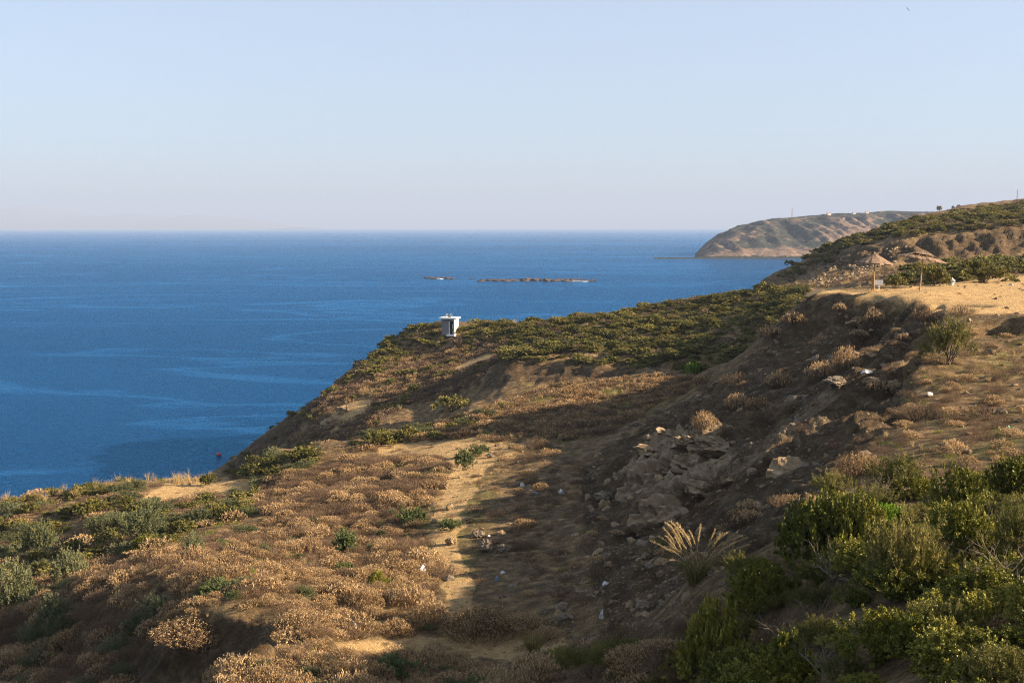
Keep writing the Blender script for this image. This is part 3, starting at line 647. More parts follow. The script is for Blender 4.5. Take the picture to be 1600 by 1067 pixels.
STEM = {'dark': [stem_mesh('shrub_stems', M['stem'], i) for i in range(3)], 'grey': [stem_mesh('shrub_stems_grey', M['twig'], 10 + i, 6, 0.7, 0.7) for i in range(3)]}

# ---- scatter: uncountable cover, one object per kind of cover
def mask_at(Mk, x, y):
    t = np.clip(x / y, tt[0], tt[-1]); j = np.clip(np.searchsorted(tt, t) - 1, 0, len(tt) - 1); i = np.clip(np.searchsorted(yy, y) - 1, 0, len(yy) - 1); return Mk[i, j]
def zone_points(poly, D0, D1, spacing, seed, sandmax=0.45, rockmax=2.0, keep=1.0):
    rs = np.random.default_rng(seed); pxs = [p[0] for p in poly]
    a0, a1 = (min(pxs) - 800) / FPX, (max(pxs) - 800) / FPX
    xs = np.arange(min(a0 * D0, a0 * D1), max(a1 * D0, a1 * D1), spacing); ys = np.arange(D0, D1, spacing)
    gx, gy = np.meshgrid(xs, ys); gx = gx.ravel() + rs.uniform(-.55, .55, gx.size) * spacing; gy = gy.ravel() + rs.uniform(-.55, .55, gy.size) * spacing
    ok = (gy > D0) & (gy < D1) & (rs.uniform(0, 1, gx.size) < keep); gx, gy = gx[ok], gy[ok]
    gz = ground_z(gx, gy); px, py = project(gx, gy, gz)
    jx = 14 * fbm(gx / 2.5, gy / 2.5, 2, seed); jy = 8 * fbm(gx / 2.5 + 30, gy / 2.5, 2, seed)
    ok = inpoly(px + jx, py + jy, poly) & (mask_at(sand, gx, gy) + 0.25 * fbm(gx / 1.3, gy / 1.3, 2, 5) < sandmax) & (mask_at(rock, gx, gy) < rockmax) & (gz > 0.3)
    return np.stack([gx[ok], gy[ok], gz[ok]], 1)
def scatter_group():
    ng = bpy.data.node_groups.new('scatter', 'GeometryNodeTree')
    ng.interface.new_socket('Geometry', in_out='INPUT', socket_type='NodeSocketGeometry')
    ng.interface.new_socket('Set', in_out='INPUT', socket_type='NodeSocketCollection')
    ng.interface.new_socket('Geometry', in_out='OUTPUT', socket_type='NodeSocketGeometry')
    gi = ng.nodes.new('NodeGroupInput'); go = ng.nodes.new('NodeGroupOutput'); ip = ng.nodes.new('GeometryNodeInstanceOnPoints'); ci = ng.nodes.new('GeometryNodeCollectionInfo')
    ci.inputs['Separate Children'].default_value = True; ci.inputs['Reset Children'].default_value = True
    def na(name, ty):
        q = ng.nodes.new('GeometryNodeInputNamedAttribute'); q.data_type = ty; q.inputs['Name'].default_value = name; return q.outputs[0]
    L_ = ng.links
    L_.new(gi.outputs[0], ip.inputs['Points']); L_.new(gi.outputs[1], ci.inputs[0]); L_.new(ci.outputs[0], ip.inputs['Instance'])
    ip.inputs['Pick Instance'].default_value = True
    L_.new(na('idx', 'INT'), ip.inputs['Instance Index']); L_.new(na('rot', 'FLOAT_VECTOR'), ip.inputs['Rotation']); L_.new(na('scl', 'FLOAT_VECTOR'), ip.inputs['Scale'])
    L_.new(ip.outputs[0], go.inputs[0]); return ng
NG = scatter_group()
def scatter(name, kinds, pts, size, label, seed=0, zs=(0.8, 1.2), tilt=0.12, pick=None):
    """kinds: list of meshes; size: (min,max) radius."""
    rs = np.random.default_rng(seed + 900); n_ = len(pts)
    if n_ == 0: return None
    pc = bpy.data.collections.new(name + '_set')
    for k, me_ in enumerate(kinds): pc.objects.link(bpy.data.objects.new('%03d_%s' % (k, me_.name), me_))
    me_ = bpy.data.meshes.new(name); me_.vertices.add(n_); me_.vertices.foreach_set('co', np.asarray(pts, np.float32).ravel())
    sc_ = rs.uniform(size[0], size[1], n_) if not isinstance(size, np.ndarray) else size
    S3 = np.stack([sc_ * rs.uniform(.85, 1.15, n_), sc_ * rs.uniform(.85, 1.15, n_), sc_ * rs.uniform(zs[0], zs[1], n_)], 1)
    R3 = np.stack([rs.normal(0, tilt, n_), rs.normal(0, tilt, n_), rs.uniform(0, 6.28, n_)], 1)
    ix = rs.integers(0, len(kinds), n_) if pick is None else pick
    for an, ty, vals in (('idx', 'INT', ix.astype(np.int32)), ('rot', 'FLOAT_VECTOR', R3), ('scl', 'FLOAT_VECTOR', S3)):
        at = me_.attributes.new(an, ty, 'POINT'); at.data.foreach_set('vector' if ty == 'FLOAT_VECTOR' else 'value', np.asarray(vals, np.int32 if ty == 'INT' else np.float32).ravel())
    o = obj(name, me_); md = o.modifiers.new('scatter', 'NODES'); md.node_group = NG
    ids = [s.identifier for s in NG.interface.items_tree if s.in_out == 'INPUT']; md[ids[1]] = pc
    tag(o, label, kind='stuff'); return o
def pickmix(pts, groups, seed, scale=4.0):
    """choose a kind per plant by patches: groups = [(weight, [mesh indices])]."""
    rs = np.random.default_rng(seed); nz = fbm(pts[:, 0] / scale, pts[:, 1] / scale, 3, seed); r = np.argsort(np.argsort(nz + rs.normal(0, 0.12, len(pts)))) / max(1, len(pts))
    cum = np.cumsum([g[0] for g in groups]); cum = cum / cum[-1]; out = np.zeros(len(pts), int)
    for i in range(len(pts)):
        g = groups[int(np.searchsorted(cum, r[i]))] if r[i] < 1 else groups[-1]; out[i] = rs.choice(g[1])
    return out
F_ = FOL
Z1 = [(130, 895), (330, 850), (450, 800), (560, 790), (660, 765), (668, 840), (705, 900), (650, 960), (720, 985), (560, 1010), (700, 1042), (850, 1055), (820, 1150), (330, 1150), (340, 1058), (450, 1012), (485, 985), (435, 950), (255, 972), (190, 960)]
p = zone_points(Z1, 23, 58, 0.47, 1, 0.35, 2.0, 0.88)
k = F_['heath'] + F_['heath_low'] + F_['brown'] + F_['turf'] + F_['olive'][:2] + F_['straw'] + F_['seagreen'][:1]
sz = np.clip(np.random.default_rng(8).lognormal(-1.02, 0.34, len(p)) * (1 + 0.5 * fbm(p[:, 0] / 3, p[:, 1] / 3, 2, 12)), 0.16, 0.85)
scatter('dry_heath', k, p, sz, 'carpet of dry tan seed-headed heath on the near left slope', 1, (0.6, 1.3), 0.16, pick=np.where((p[:, 1] > 44) & (np.random.default_rng(3).uniform(0, 1, len(p)) < 0.6), np.random.default_rng(4).integers(7, 11, len(p)), pickmix(p, [(0.2, [0, 1, 2, 3]), (0.18, [7, 8, 9, 10]), (0.2, [0, 1, 4, 5, 6, 7]), (0.07, [11, 12, 13, 14]), (0.14, [4, 5, 6, 16, 17]), (0.06, [11, 12, 15, 19]), (0.15, [0, 2, 3, 8])], 3, 2.2)))
p = zone_points([(390, 795), (420, 748), (600, 712), (690, 716), (702, 745), (672, 790), (560, 805), (450, 815)], 52, 92, 0.62, 2)
k = F_['brown'][:2] + F_['heath_low'] + F_['turf']
scatter('brown_heath', k, p, (0.40, 0.75), 'brown twiggy heath between the sandy flat and the spur', 2, pick=pickmix(p, [(0.68, [0, 1]), (0.2, [2, 3, 4]), (0.12, [5, 6, 7])], 4))
p = zone_points([(690, 690), (760, 640), (860, 605), (1060, 588), (1120, 590), (1015, 642), (955, 682), (870, 695), (800, 690)], 78, 128, 0.68, 3)
k = F_['heath_far'] + F_['brown_far'] + F_['straw'] + F_['turf']
scatter('hollow_heath', k, p, (0.42, 0.80), 'reddish brown heath filling the hollow below the green hill', 3, pick=pickmix(p, [(0.45, [0, 1, 2]), (0.3, [3, 4, 5]), (0.15, [6, 7, 8]), (0.1, [9, 10, 11])], 5))
p = zone_points([(430, 705), (480, 636), (540, 592), (600, 565), (700, 542), (800, 522), (795, 555), (750, 600), (600, 650), (560, 685), (500, 705)], 118, 188, 0.9, 4)
k = F_['brown_far'] + F_['heath_far'] + F_['maquis_far'][:2] + F_['straw']
scatter('slope_heath', k, p, (0.5, 1.0), 'purplish brown scrub on the slope below the white hut', 4, pick=pickmix(p, [(0.62, [0, 1, 2]), (0.22, [3, 4, 5]), (0.06, [6, 7]), (0.10, [8, 9, 10])], 6))
p = np.concatenate([zone_points([(790, 562), (800, 525), (830, 503), (1000, 480), (1180, 455), (1265, 450), (1250, 482), (1205, 522), (1165, 560), (1112, 600), (1060, 578), (920, 570), (850, 564)], 112, 176, 1.2, 5),
                    zone_points([(545, 588), (600, 532), (650, 508), (694, 506), (694, 548), (640, 562), (590, 592)], 150, 190, 1.2, 6), zone_points([(712, 522), (725, 512), (760, 504), (835, 496), (835, 522), (790, 536), (720, 542)], 150, 200, 1.2, 7),
                    zone_points([(330, 745), (480, 628), (500, 640), (420, 705), (380, 738)], 135, 175, 2.2, 8)])
k = F_['maquis_far'] + F_['maquis_mid'][:2] + F_['brown_far'] + F_['straw']
scatter('maquis', k, p, np.clip(np.random.default_rng(9).lognormal(-0.12, 0.38, len(p)), 0.35, 2.1), 'dense low green maquis over the middle hill and hut ridge', 5, (0.32, 0.72), pick=pickmix(p, [(0.3, [0, 1, 2, 3]), (0.14, [6, 7, 8, 9]), (0.26, [0, 1, 4, 5]), (0.12, [9, 10, 11, 6]), (0.18, [2, 3, 4])], 7, 3.0))
p = zone_points([(-120, 792), (0, 786), (130, 766), (330, 746), (420, 715), (560, 690), (680, 664), (770, 638), (790, 642), (690, 692), (560, 706), (440, 748), (410, 800), (300, 850), (140, 890), (-120, 960)], 48, 102, 1.1, 9, 0.4)
k = F_['olive'] + F_['maquis_mid'] + F_['heath_low'] + F_['brown'][:2] + F_['turf']
scatter('spur_scrub', k, p, (0.4, 1.1), 'mixed grey-green and brown scrub along the spur above the sea', 6, (0.4, 0.9), pick=pickmix(p, [(0.26, [0, 1, 2]), (0.34, [3, 4, 5, 6]), (0.15, [7, 8, 9]), (0.17, [10, 11]), (0.08, [12, 13, 14])], 8))
p = zone_points([(-120, 950), (140, 888), (255, 985), (170, 1150), (-120, 1150)], 30, 62, 0.62, 10)
k = F_['brown'] + F_['heath'] + F_['olive']
scatter('hollow_scrub', k, p, (0.4, 0.8), 'dark tangled scrub in the shaded hollow at bottom left', 7, pick=pickmix(p, [(0.6, [0, 1, 2, 3]), (0.28, [4, 5, 6, 7]), (0.12, [8, 9, 10])], 9))
p = np.concatenate([zone_points(ROCK_POLYS[0], 23, 118, 2.5, 11, 0.6), zone_points([(760, 700), (900, 690), (935, 740), (945, 850), (955, 950), (905, 1015), (830, 940), (760, 850)], 28, 82, 1.5, 12, 2.0)])
k = F_['brown'] + F_['heath_low'] + F_['turf']
scatter('bank_scrub', k, p, (0.25, 0.6), 'sparse dark dry scrub on the shaded bank and gully floor', 8, pick=pickmix(p, [(0.65, [0, 1, 2, 3]), (0.2, [4, 5, 6]), (0.15, [7, 8, 9])], 10))
p = zone_points([(1432, 520), (1600, 495), (1800, 500), (1800, 780), (1450, 775), (1340, 725), (1405, 640)], 26, 68, 0.72, 13, 0.45, 2.0, 0.8)
k = F_['brown'] + F_['straw'] + F_['turf'] + F_['heath_low']
scatter('right_slope_scrub', k, p, (0.18, 0.48), 'dry tufts, short grass and brown scrub on the sunlit right slope', 9, pick=pickmix(p, [(0.42, [0, 1, 2, 3]), (0.16, [4, 5, 6]), (0.26, [7, 8, 9]), (0.16, [10, 11, 12])], 11, 2.5))
p = np.concatenate([zone_points([(1170, 455), (1262, 402), (1370, 349), (1600, 317), (1900, 312), (1900, 350), (1600, 352), (1450, 364), (1330, 386), (1290, 412), (1200, 452)], 190, 330, 2.3, 14), zone_points([(1390, 442), (1490, 412), (1600, 398), (1900, 390), (1900, 434), (1480, 444)], 104, 186, 2.4, 15)])
k = F_['maquis_far'] + F_['brown_far']
scatter('far_hill_scrub', k, p, (0.8, 2.2), 'dark evergreen scrub along the far hill above and below the cut', 10, (0.3, 0.7), pick=pickmix(p, [(0.3, [0, 1, 2, 3]), (0.3, [4, 5, 6]), (0.4, [0, 1, 2, 3])], 12, 8))
p = zone_points([(1170, 456), (1262, 406), (1300, 420), (1600, 400), (1900, 395), (1900, 440), (1480, 440), (1262, 455)], 120, 235, 2.0, 16, 2, 2, 0.6)
k = F_['straw'] + F_['brown_far']
scatter('cut_scrub', k, p, (0.5, 1.1), 'thin dry scrub at the foot of the far cut', 11)
# stray dry grass and litter over the sand and path edges
p = np.concatenate([zone_points([(560, 690), (860, 685), (930, 900), (900, 1060), (500, 1030), (650, 960), (660, 770)], 28, 90, 0.55, 17, 2.0, 2.0, 0.42), zone_points([(220, 790), (330, 744), (420, 748), (400, 800)], 60, 95, 0.8, 18, 2, 2, 0.35)])
k = F_['turf'] + F_['straw'] + F_['brown']
scatter('path_grass', k, p, (0.10, 0.32), 'short dry grass growing on the sandy path and flat', 12, pick=pickmix(p, [(0.5, [0, 1, 2]), (0.15, [3, 4, 5]), (0.35, [6, 7, 8, 9])], 13, 1.5))
p = zone_points([(-60, 788), (60, 776), (200, 756), (335, 742), (345, 752), (200, 768), (60, 792)], 76, 96, 0.8, 19, 2, 2, 0.4)
scatter('edge_grass', F_['straw'], p, (0.4, 1.1), 'thin straw-coloured grass stalks along the edge above the sea', 13, (1.0, 1.6), 0.2)
# loose stones
RS_ = [rock_mesh('small_stone', M['stone'], 300 + i, 0.7, 0.3, 1) for i in range(4)] + [rock_mesh('small_grey_stone', M['greystone'], 310 + i, 0.7, 0.3, 1) for i in range(3)]
p = np.concatenate([zone_points(ROCK_POLYS[0], 23, 118, 0.40, 21, 2), zone_points([(1380, 500), (1600, 495), (1800, 500), (1800, 770), (1400, 770)], 26, 70, 0.7, 22, 2, 2, 0.7), zone_points([(650, 700), (900, 690), (945, 850), (955, 1000), (700, 1040), (660, 850)], 28, 84, 0.6, 23, 2, 2, 0.6), zone_points([(900, 850), (1090, 850), (1150, 900), (1000, 1080), (830, 1080), (850, 960)], 20, 44, 0.27, 28, 9, 9, 0.8)])
sz = np.random.default_rng(5).pareto(2.6, len(p)) * 0.05 + 0.035
scatter('loose_stones', RS_, p, np.clip(sz, 0, 0.3), 'loose stones and rubble on the bank, path and right slope', 14, (0.7, 1.1), 0.5)
p = zone_points([(1240, 450), (1290, 405), (1420, 385), (1400, 412), (1300, 448)], 150, 235, 1.1, 24, 2)
scatter('cut_boulders', RS_, p, (0.12, 0.5), 'broken pale rock beds in the far cut left of the umbrellas', 15, (0.7, 1.2), 0.5)
p = zone_points(ROCK_POLYS[0], 26, 112, 1.9, 25, 2, 2, 0.6)
sz = np.clip(np.random.default_rng(6).pareto(2.2, len(p)) * 0.14 + 0.12, 0, 0.75)
scatter('bank_rocks', ROCKS[:3] + GROCKS[:3], p - np.array([0, 0, 0.1]), sz, 'half-buried rocks in the shaded bank', 16, (0.5, 1.0), 0.6)
p = zone_points([(900, 1000), (960, 985), (1050, 985), (1130, 930), (1150, 1000), (1000, 1150), (830, 1150), (850, 1050)], 18, 36, 0.55, 26, 9, 9, 0.9)
k = F_['brown'] + F_['heath_low'] + F_['fine'][:2]
scatter('gully_mouth_scrub', k, p, (0.25, 0.55), 'dark dry scrub at the shaded gully mouth left of the thicket', 18, pick=pickmix(p, [(0.6, [0, 1, 2, 3]), (0.2, [4, 5, 6]), (0.2, [7, 8])], 15, 1.5))
p = zone_points(SAND_POLYS[0], 60, 108, 1.3, 27, 9, 9, 0.35)
scatter('plateau_weeds', F_['turf'] + F_['brown'][:2] + RS_[:3], p, (0.06, 0.2), 'small weeds and pebbles on the sandy plateau', 19)
# ------------------------------------------------------------------ single shrubs
CNT = [0]
def shrub(kind, px, py, wpx, hpx, label, group, name, cat='shrub', stem='dark', dz=-0.03, tilt=(0, 0), pos=None):
    p = spot(px, py) if pos is None else pos
    k = p.y / FPX; CNT[0] += 1; i = CNT[0]
    r = wpx * k / 2; h = hpx * k * ((0.52 if wpx > 60 else 0.72) if kind in ('heath', 'brown', 'heath_low') else 1.05 if name == 'thicket_shrub' else 0.85)
    e = empty(name, (p.x, p.y, p.z + dz * r), random.uniform(0, 6.28), (r * 0.95, r * 0.95, h / 0.82))
    e.rotation_euler = (tilt[0], tilt[1], e.rotation_euler.z); tag(e, label, cat, group)
    if kind == 'heath' and wpx > 60: kind = 'heath_big'
    fl = FOL[kind]; obj('foliage', fl[i % len(fl)], e)
    if stem: st = STEM[stem]; obj('stems', st[i % len(st)], e)
    return e
GB = 'sunlit tan shrubs on the shaded bank'; GG = 'green shrubs standing out of the heath'; GO = 'grey-green bushes on the left slope'; GT = 'shrubs of the thicket at lower right'; GH = 'heath clumps near the path'
TAB = [
 ('heath', 1345, 742, 92, 66, 'large sunlit tan heath shrub low on the bank, just above the thicket', GB, 'heath_shrub'),
 ('heath', 1100, 668, 46, 36, 'small golden heath shrub right above the rock outcrop', GB, 'heath_shrub'),
 ('heath', 1152, 640, 50, 34, 'golden heath shrub on the bank, second up from the outcrop', GB, 'heath_shrub'),
 ('heath', 1185, 640, 48, 30, 'pinkish tan heath shrub touching the golden one right of the outcrop', GB, 'heath_shrub'),
 ('heath', 1218, 606, 58, 36, 'golden heath shrub half way up the middle of the bank', GB, 'heath_shrub'),
 ('heath', 1285, 590, 60, 36, 'left part of the long tan heath hedge across the bank', GB, 'heath_shrub'),
 ('heath', 1322, 578, 54, 48, 'tall right end of the long tan heath hedge across the bank', GB, 'heath_shrub'),
 ('heath', 1366, 506, 36, 34, 'round rusty tan shrub hanging below the plateau rim', GB, 'heath_shrub'),
 ('heath_low', 1312, 485, 26, 20, 'small rusty shrub at the top left of the bank under the rim', GB, 'heath_shrub'),
 ('heath_low', 1240, 505, 48, 30, 'reddish brown shrub on the upper left edge of the bank', GB, 'heath_shrub'),
 ('heath_low', 1205, 525, 52, 30, 'reddish brown shrub below another on the upper left edge', GB, 'heath_shrub'),
 ('heath_low', 1342, 525, 34, 18, 'flat golden shrub on a ledge below the rim', GB, 'heath_shrub'),
 ('heath_low', 1411, 532, 26, 20, 'small pinkish shrub in the runnel below the rim', GB, 'heath_shrub'),
 ('heath_low', 1372, 610, 44, 26, 'low tan shrub beside the yellow boulder on the bank', GB, 'heath_shrub'),
 ('brown', 1440, 650, 90, 60, 'wide twiggy brown shrub right of the yellow boulder', GB, 'twiggy_shrub'),
 ('brown', 1012, 790, 78, 46, 'dark reddish twiggy shrub growing in the rock outcrop', GB, 'twiggy_shrub'),
 ('brown', 1165, 822, 90, 58, 'dark twiggy shrub on the bank below and right of the outcrop', GB, 'twiggy_shrub'),
 ('brown', 1190, 655, 66, 36, 'dark twiggy shrub in shade under the pinkish heath', GB, 'twiggy_shrub'),
 ('brown', 1150, 600, 60, 34, 'dark shrub at the bank foot beside the bright yellow-green bush', GB, 'twiggy_shrub'),
 ('brown', 1545, 650, 110, 44, 'dark brown scrub patch on the right slope above the green litter', GB, 'twiggy_shrub'),
 ('brown', 1502, 489, 52, 24, 'brown twiggy shrub at the edge of the sandy plateau', GB, 'twiggy_shrub'),
 ('brown', 1450, 500, 56, 40, 'pale twiggy shrub spilling over the rim of the plateau', GB, 'twiggy_shrub'),
 ('fine', 1482, 568, 96, 82, 'big dark green round shrub on the right slope below the plateau', GG, 'evergreen_shrub'),
 ('seagreen', 642, 820, 58, 38, 'blue-green shrub left of the path, nearest to it', GG, 'low_green_shrub'),
 ('seagreen', 536, 862, 62, 42, 'blue-green shrub alone in the dry heath', GG, 'low_green_shrub'),
 ('seagreen', 724, 735, 46, 34, 'blue-green shrub at the bend of the sandy path', GG, 'low_green_shrub'),
 ('seagreen', 748, 712, 40, 24, 'green shrub just behind the one at the path bend', GG, 'low_green_shrub'),
 ('seagreen', 706, 828, 54, 22, 'low spreading green shrub in the middle of the path', GG, 'low_green_shrub'),
 ('turf', 744, 760, 28, 18, 'tiny yellow-green shrub on the sand above the long shadow', GG, 'low_green_shrub'),
 ('lentisk', 590, 916, 34, 30, 'small yellow-green shrub left of the white plastic bag', GG, 'low_green_shrub'),
 ('lime', 380, 908, 46, 26, 'bright green shrub on the heath knoll at left', GG, 'low_green_shrub'),
 ('seagreen', 622, 1064, 110, 44, 'wide blue-green shrub at the bottom edge left of centre', GG, 'low_green_shrub'),
 ('maquis_mid', 326, 757, 32, 20, 'small round green shrub on the bare sandy edge above the sea', GG, 'low_green_shrub'),
 ('olive', 370, 778, 30, 18, 'small grey-green bush in front of the bare sandy edge', GO, 'grey_green_bush'),
 ('lime', 1085, 586, 34, 22, 'bright yellow-green bush at the foot of the green hill', GG, 'low_green_shrub'),
 ('maquis_mid', 410, 738, 90, 26, 'long green shrub along the crest right of the sandy edge', GG, 'low_green_shrub'),
 ('maquis_mid', 480, 716, 80, 24, 'green shrub in the middle of the spur crest', GG, 'low_green_shrub'),
 ('maquis_mid', 590, 698, 70, 30, 'dark green shrub on the crest beside the long shadow', GG, 'low_green_shrub'),
 ('maquis_mid', 640, 690, 60, 26, 'green shrub on the crest just left of the sandy flat', GG, 'low_green_shrub'),
 ('maquis_mid', 705, 642, 80, 26, 'olive mound of scrub in front of the small earth bank', GG, 'low_green_shrub'),
 ('olive', 18, 950, 100, 66, 'pale grey-green feathery bush at the left border', GO, 'grey_green_bush'),
 ('olive', 112, 918, 84, 60, 'pale grey-green bush right of the one at the left border', GO, 'grey_green_bush'),
 ('olive', 62, 874, 76, 60, 'grey-green bush below the small shaded scarp at left', GO, 'grey_green_bush'),
 ('olive', 84, 984, 70, 50, 'yellowish feathery bush in the shaded hollow', GO, 'grey_green_bush'),
 ('olive', 228, 846, 100, 52, 'wide grey-green bush in the middle of the left slope', GO, 'grey_green_bush'),
 ('lentisk', 232, 858, 60, 26, 'fresh green bush in front of the wide grey-green one', GO, 'grey_green_bush'),
 ('olive', 300, 868, 50, 34, 'grey-green bush at the upper edge of the tan heath', GO, 'grey_green_bush'),
 ('olive', 310, 822, 60, 30, 'grey-green bush below the bare sandy edge', GO, 'grey_green_bush'),
 ('maquis_mid', 150, 800, 60, 28, 'dark green bush at the top of the shaded scarp', GO, 'grey_green_bush'),
 ('heath', 755, 990, 150, 82, 'largest tan heath clump, in the middle at the bottom of the path', GH, 'heath_clump'),
 ('heath', 815, 982, 90, 50, 'heath clump joined to the right of the largest one', GH, 'heath_clump'),
 ('heath', 858, 1000, 66, 42, 'small heath clump at the shadow edge right of the largest', GH, 'heath_clump'),
 ('heath', 300, 992, 150, 50, 'tan heath clump hanging over the bare earth bank', GH, 'heath_clump'),
 ('heath', 322, 1015, 58, 30, 'ragged heath tuft drooping down the bare earth bank', GH, 'heath_clump'),
 ('heath', 470, 985, 110, 66, 'tan heath clump at the right end of the earth bank lip', GH, 'heath_clump'),
 ('heath', 410, 1075, 150, 60, 'bright heath clump in front of the earth bank at the bottom', GH, 'heath_clump'),
 ('brown', 745, 800, 40, 26, 'bare twiggy bush on the shadow edge of the path', GH, 'twiggy_shrub'),
 ('brown', 700, 900, 70, 44, 'dark twiggy bush right of the white plastic bag', GH, 'twiggy_shrub'),
 ('brown', 840, 700, 50, 36, 'twiggy bush at the head of the shaded gully', GH, 'twiggy_shrub'),
 ('heath', 990, 1035, 110, 50, 'sunlit row of heath along the left edge of the thicket', GH, 'heath_clump'),
 ('brown', 930, 1060, 110, 50, 'dark heath at the bottom edge left of the thicket', GH, 'heath_clump'),
 ('maquis_mid', 1458, 447, 62, 40, 'grey-green bush behind the right umbrella pole', GG, 'evergreen_shrub'),
 ('maquis_mid', 1398, 450, 52, 22, 'low dark green bush between the two umbrella poles', GG, 'evergreen_shrub'),
 ('maquis_mid', 1535, 442, 110, 40, 'wide dark green bush behind the white sack on the plateau', GG, 'evergreen_shrub'),
]
for t in TAB: shrub(*t)
e = shrub('rush', 832, 1042, 84, 72, 'spiky olive rush tuft on the sand at the bottom of the path', None, 'rush_tuft', 'grass tuft', None)
# the thicket at lower right
TH = [('lentisk', 1290, 900, 190, 120, 'big rounded yellow-green shrub at the upper left corner of the thicket'),
      ('lentisk', 1355, 868, 110, 90, 'yellow-green shrub leaning against the big rounded one'),
      ('lime', 1392, 830, 66, 40, 'lime-green leafy shrub at the upper edge of the thicket'),
      ('fine', 1405, 930, 170, 120, 'broad olive shrub in the middle of the thicket'),
      ('lentisk', 1120, 1075, 160, 130, 'bright yellow-green shrub at the bottom left of the thicket'),
      ('lentisk', 1180, 950, 130, 70, 'dark green shrub in shade right of the plumed grass'),
      ('fine', 1150, 905, 90, 40, 'pale leafy bush touching the plumed grass clump'),
      ('fine', 1310, 790, 100, 50, 'brownish open shrub at the top left edge of the thicket'),
      ('fine', 1400, 775, 130, 60, 'brown-green open shrub along the top edge of the thicket'),
      ('lentisk', 1500, 800, 120, 70, 'green shrub at the top of the thicket below the rubble'),
      ('lentisk', 1575, 790, 120, 70, 'green shrub at the right border, top of the thicket'),
      ('lentisk', 1500, 880, 150, 90, 'dense green shrub right of the broad olive one'),
      ('fine', 1580, 900, 130, 110, 'grey-green twiggy shrub at the right border'),
      ('lentisk', 1440, 1010, 110, 70, 'sunlit green shrub below the broad olive one'),
      ('lentisk', 1475, 1030, 80, 60, 'round light-green shrub left of the tan seed heads'),
      ('heath', 1525, 985, 120, 60, 'tan seed-headed shrub inside the thicket at right'),
      ('heath', 1580, 985, 90, 44, 'tan seed-headed shrub at the right border'),
      ('lentisk', 1230, 1065, 120, 80, 'dark green shrub at the bottom right of the brightest one')]
for kd, px, py, wv, hv, lab in TH: shrub(kd, px, py, wv, hv, lab, GT, 'thicket_shrub', stem='grey' if kd == 'fine' else 'dark')
# the rest of the thicket, bush against bush
p = zone_points([(1010, 1060), (1110, 985), (1150, 915), (1230, 860), (1300, 810), (1370, 765), (1460, 755), (1620, 750), (1900, 770), (1900, 1600), (900, 1600)], 7.0, 27, 0.72, 31, 9)
p = p[(p[:, 0] / p[:, 1] < 0.7)]
k = FOL['lentisk'] + FOL['fine'] + FOL['brown'][:2] + STEM['grey'][:2]
scatter('thicket_scrub', k, p - np.array([0, 0, 0.05]), (0.34, 0.72), 'tangled evergreen scrub filling the thicket at lower right', 17, (0.7, 1.15), 0.2, pick=pickmix(p, [(0.34, [0, 1, 2, 3]), (0.1, [7, 8, 9]), (0.2, [4, 5, 6]), (0.26, [0, 1, 2, 3, 4]), (0.10, [9, 10])], 14, 1.6))
def bare_twigs(name, seed, n_=9):
    rs_ = random.Random(seed); mb_ = MB()
    def grow(p, d, L_, r_, lev):
        pts_ = [p]
        for q in range(4):
            d = (d + Vector((rs_.gauss(0, .22), rs_.gauss(0, .22), rs_.gauss(0.03, .16)))).normalized(); p = p + d * L_ / 4; pts_.append(p)
        mb_.path(pts_, r_, r_ * 0.45, 4)
        if lev:
            for q in range(4): grow(pts_[rs_.randint(1, 4)], (d + Vector((rs_.gauss(0, .6), rs_.gauss(0, .6), rs_.gauss(0.1, .4)))).normalized(), L_ * 0.55, r_ * 0.5, lev - 1)
    for i in range(n_): a = rs_.uniform(0, 6.28); grow(Vector((0, 0, -0.03)), Vector((math.cos(a) * 0.8, math.sin(a) * 0.8, rs_.uniform(0.5, 1.2))).normalized(), rs_.uniform(.6, .95), 0.016, 2)
    return mb_.mesh(name, M['twig'])
TW = [bare_twigs('bare_twigs', i, 6) for i in range(3)]
for i, (px, py, wv, lab) in enumerate([(1225, 1030, 70, 'bare grey twiggy bush right of the brightest shrub at the bottom'), (1285, 1085, 110, 'bare grey twigs at the bottom edge of the thicket'), (1300, 925, 90, 'bare pale branches below the big rounded shrub'), (1565, 930, 110, 'bare pale branches at the right border of the thicket'),
                                       (1560, 850, 80, 'fine bare twigs in the upper right of the thicket'), (1360, 800, 70, 'bare grey twigs at the top edge of the thicket')]):
    p = spot(px, py); kk = p.y / FPX; o = obj('bare_twig_bush', TW[i % 3], None, (p.x, p.y, p.z + 0.25)); o.scale = (wv * kk * 0.62,) * 3; o.rotation_euler = (0, 0, i * 1.3); tag(o, lab, 'bush', 'bare twig bushes in the thicket')

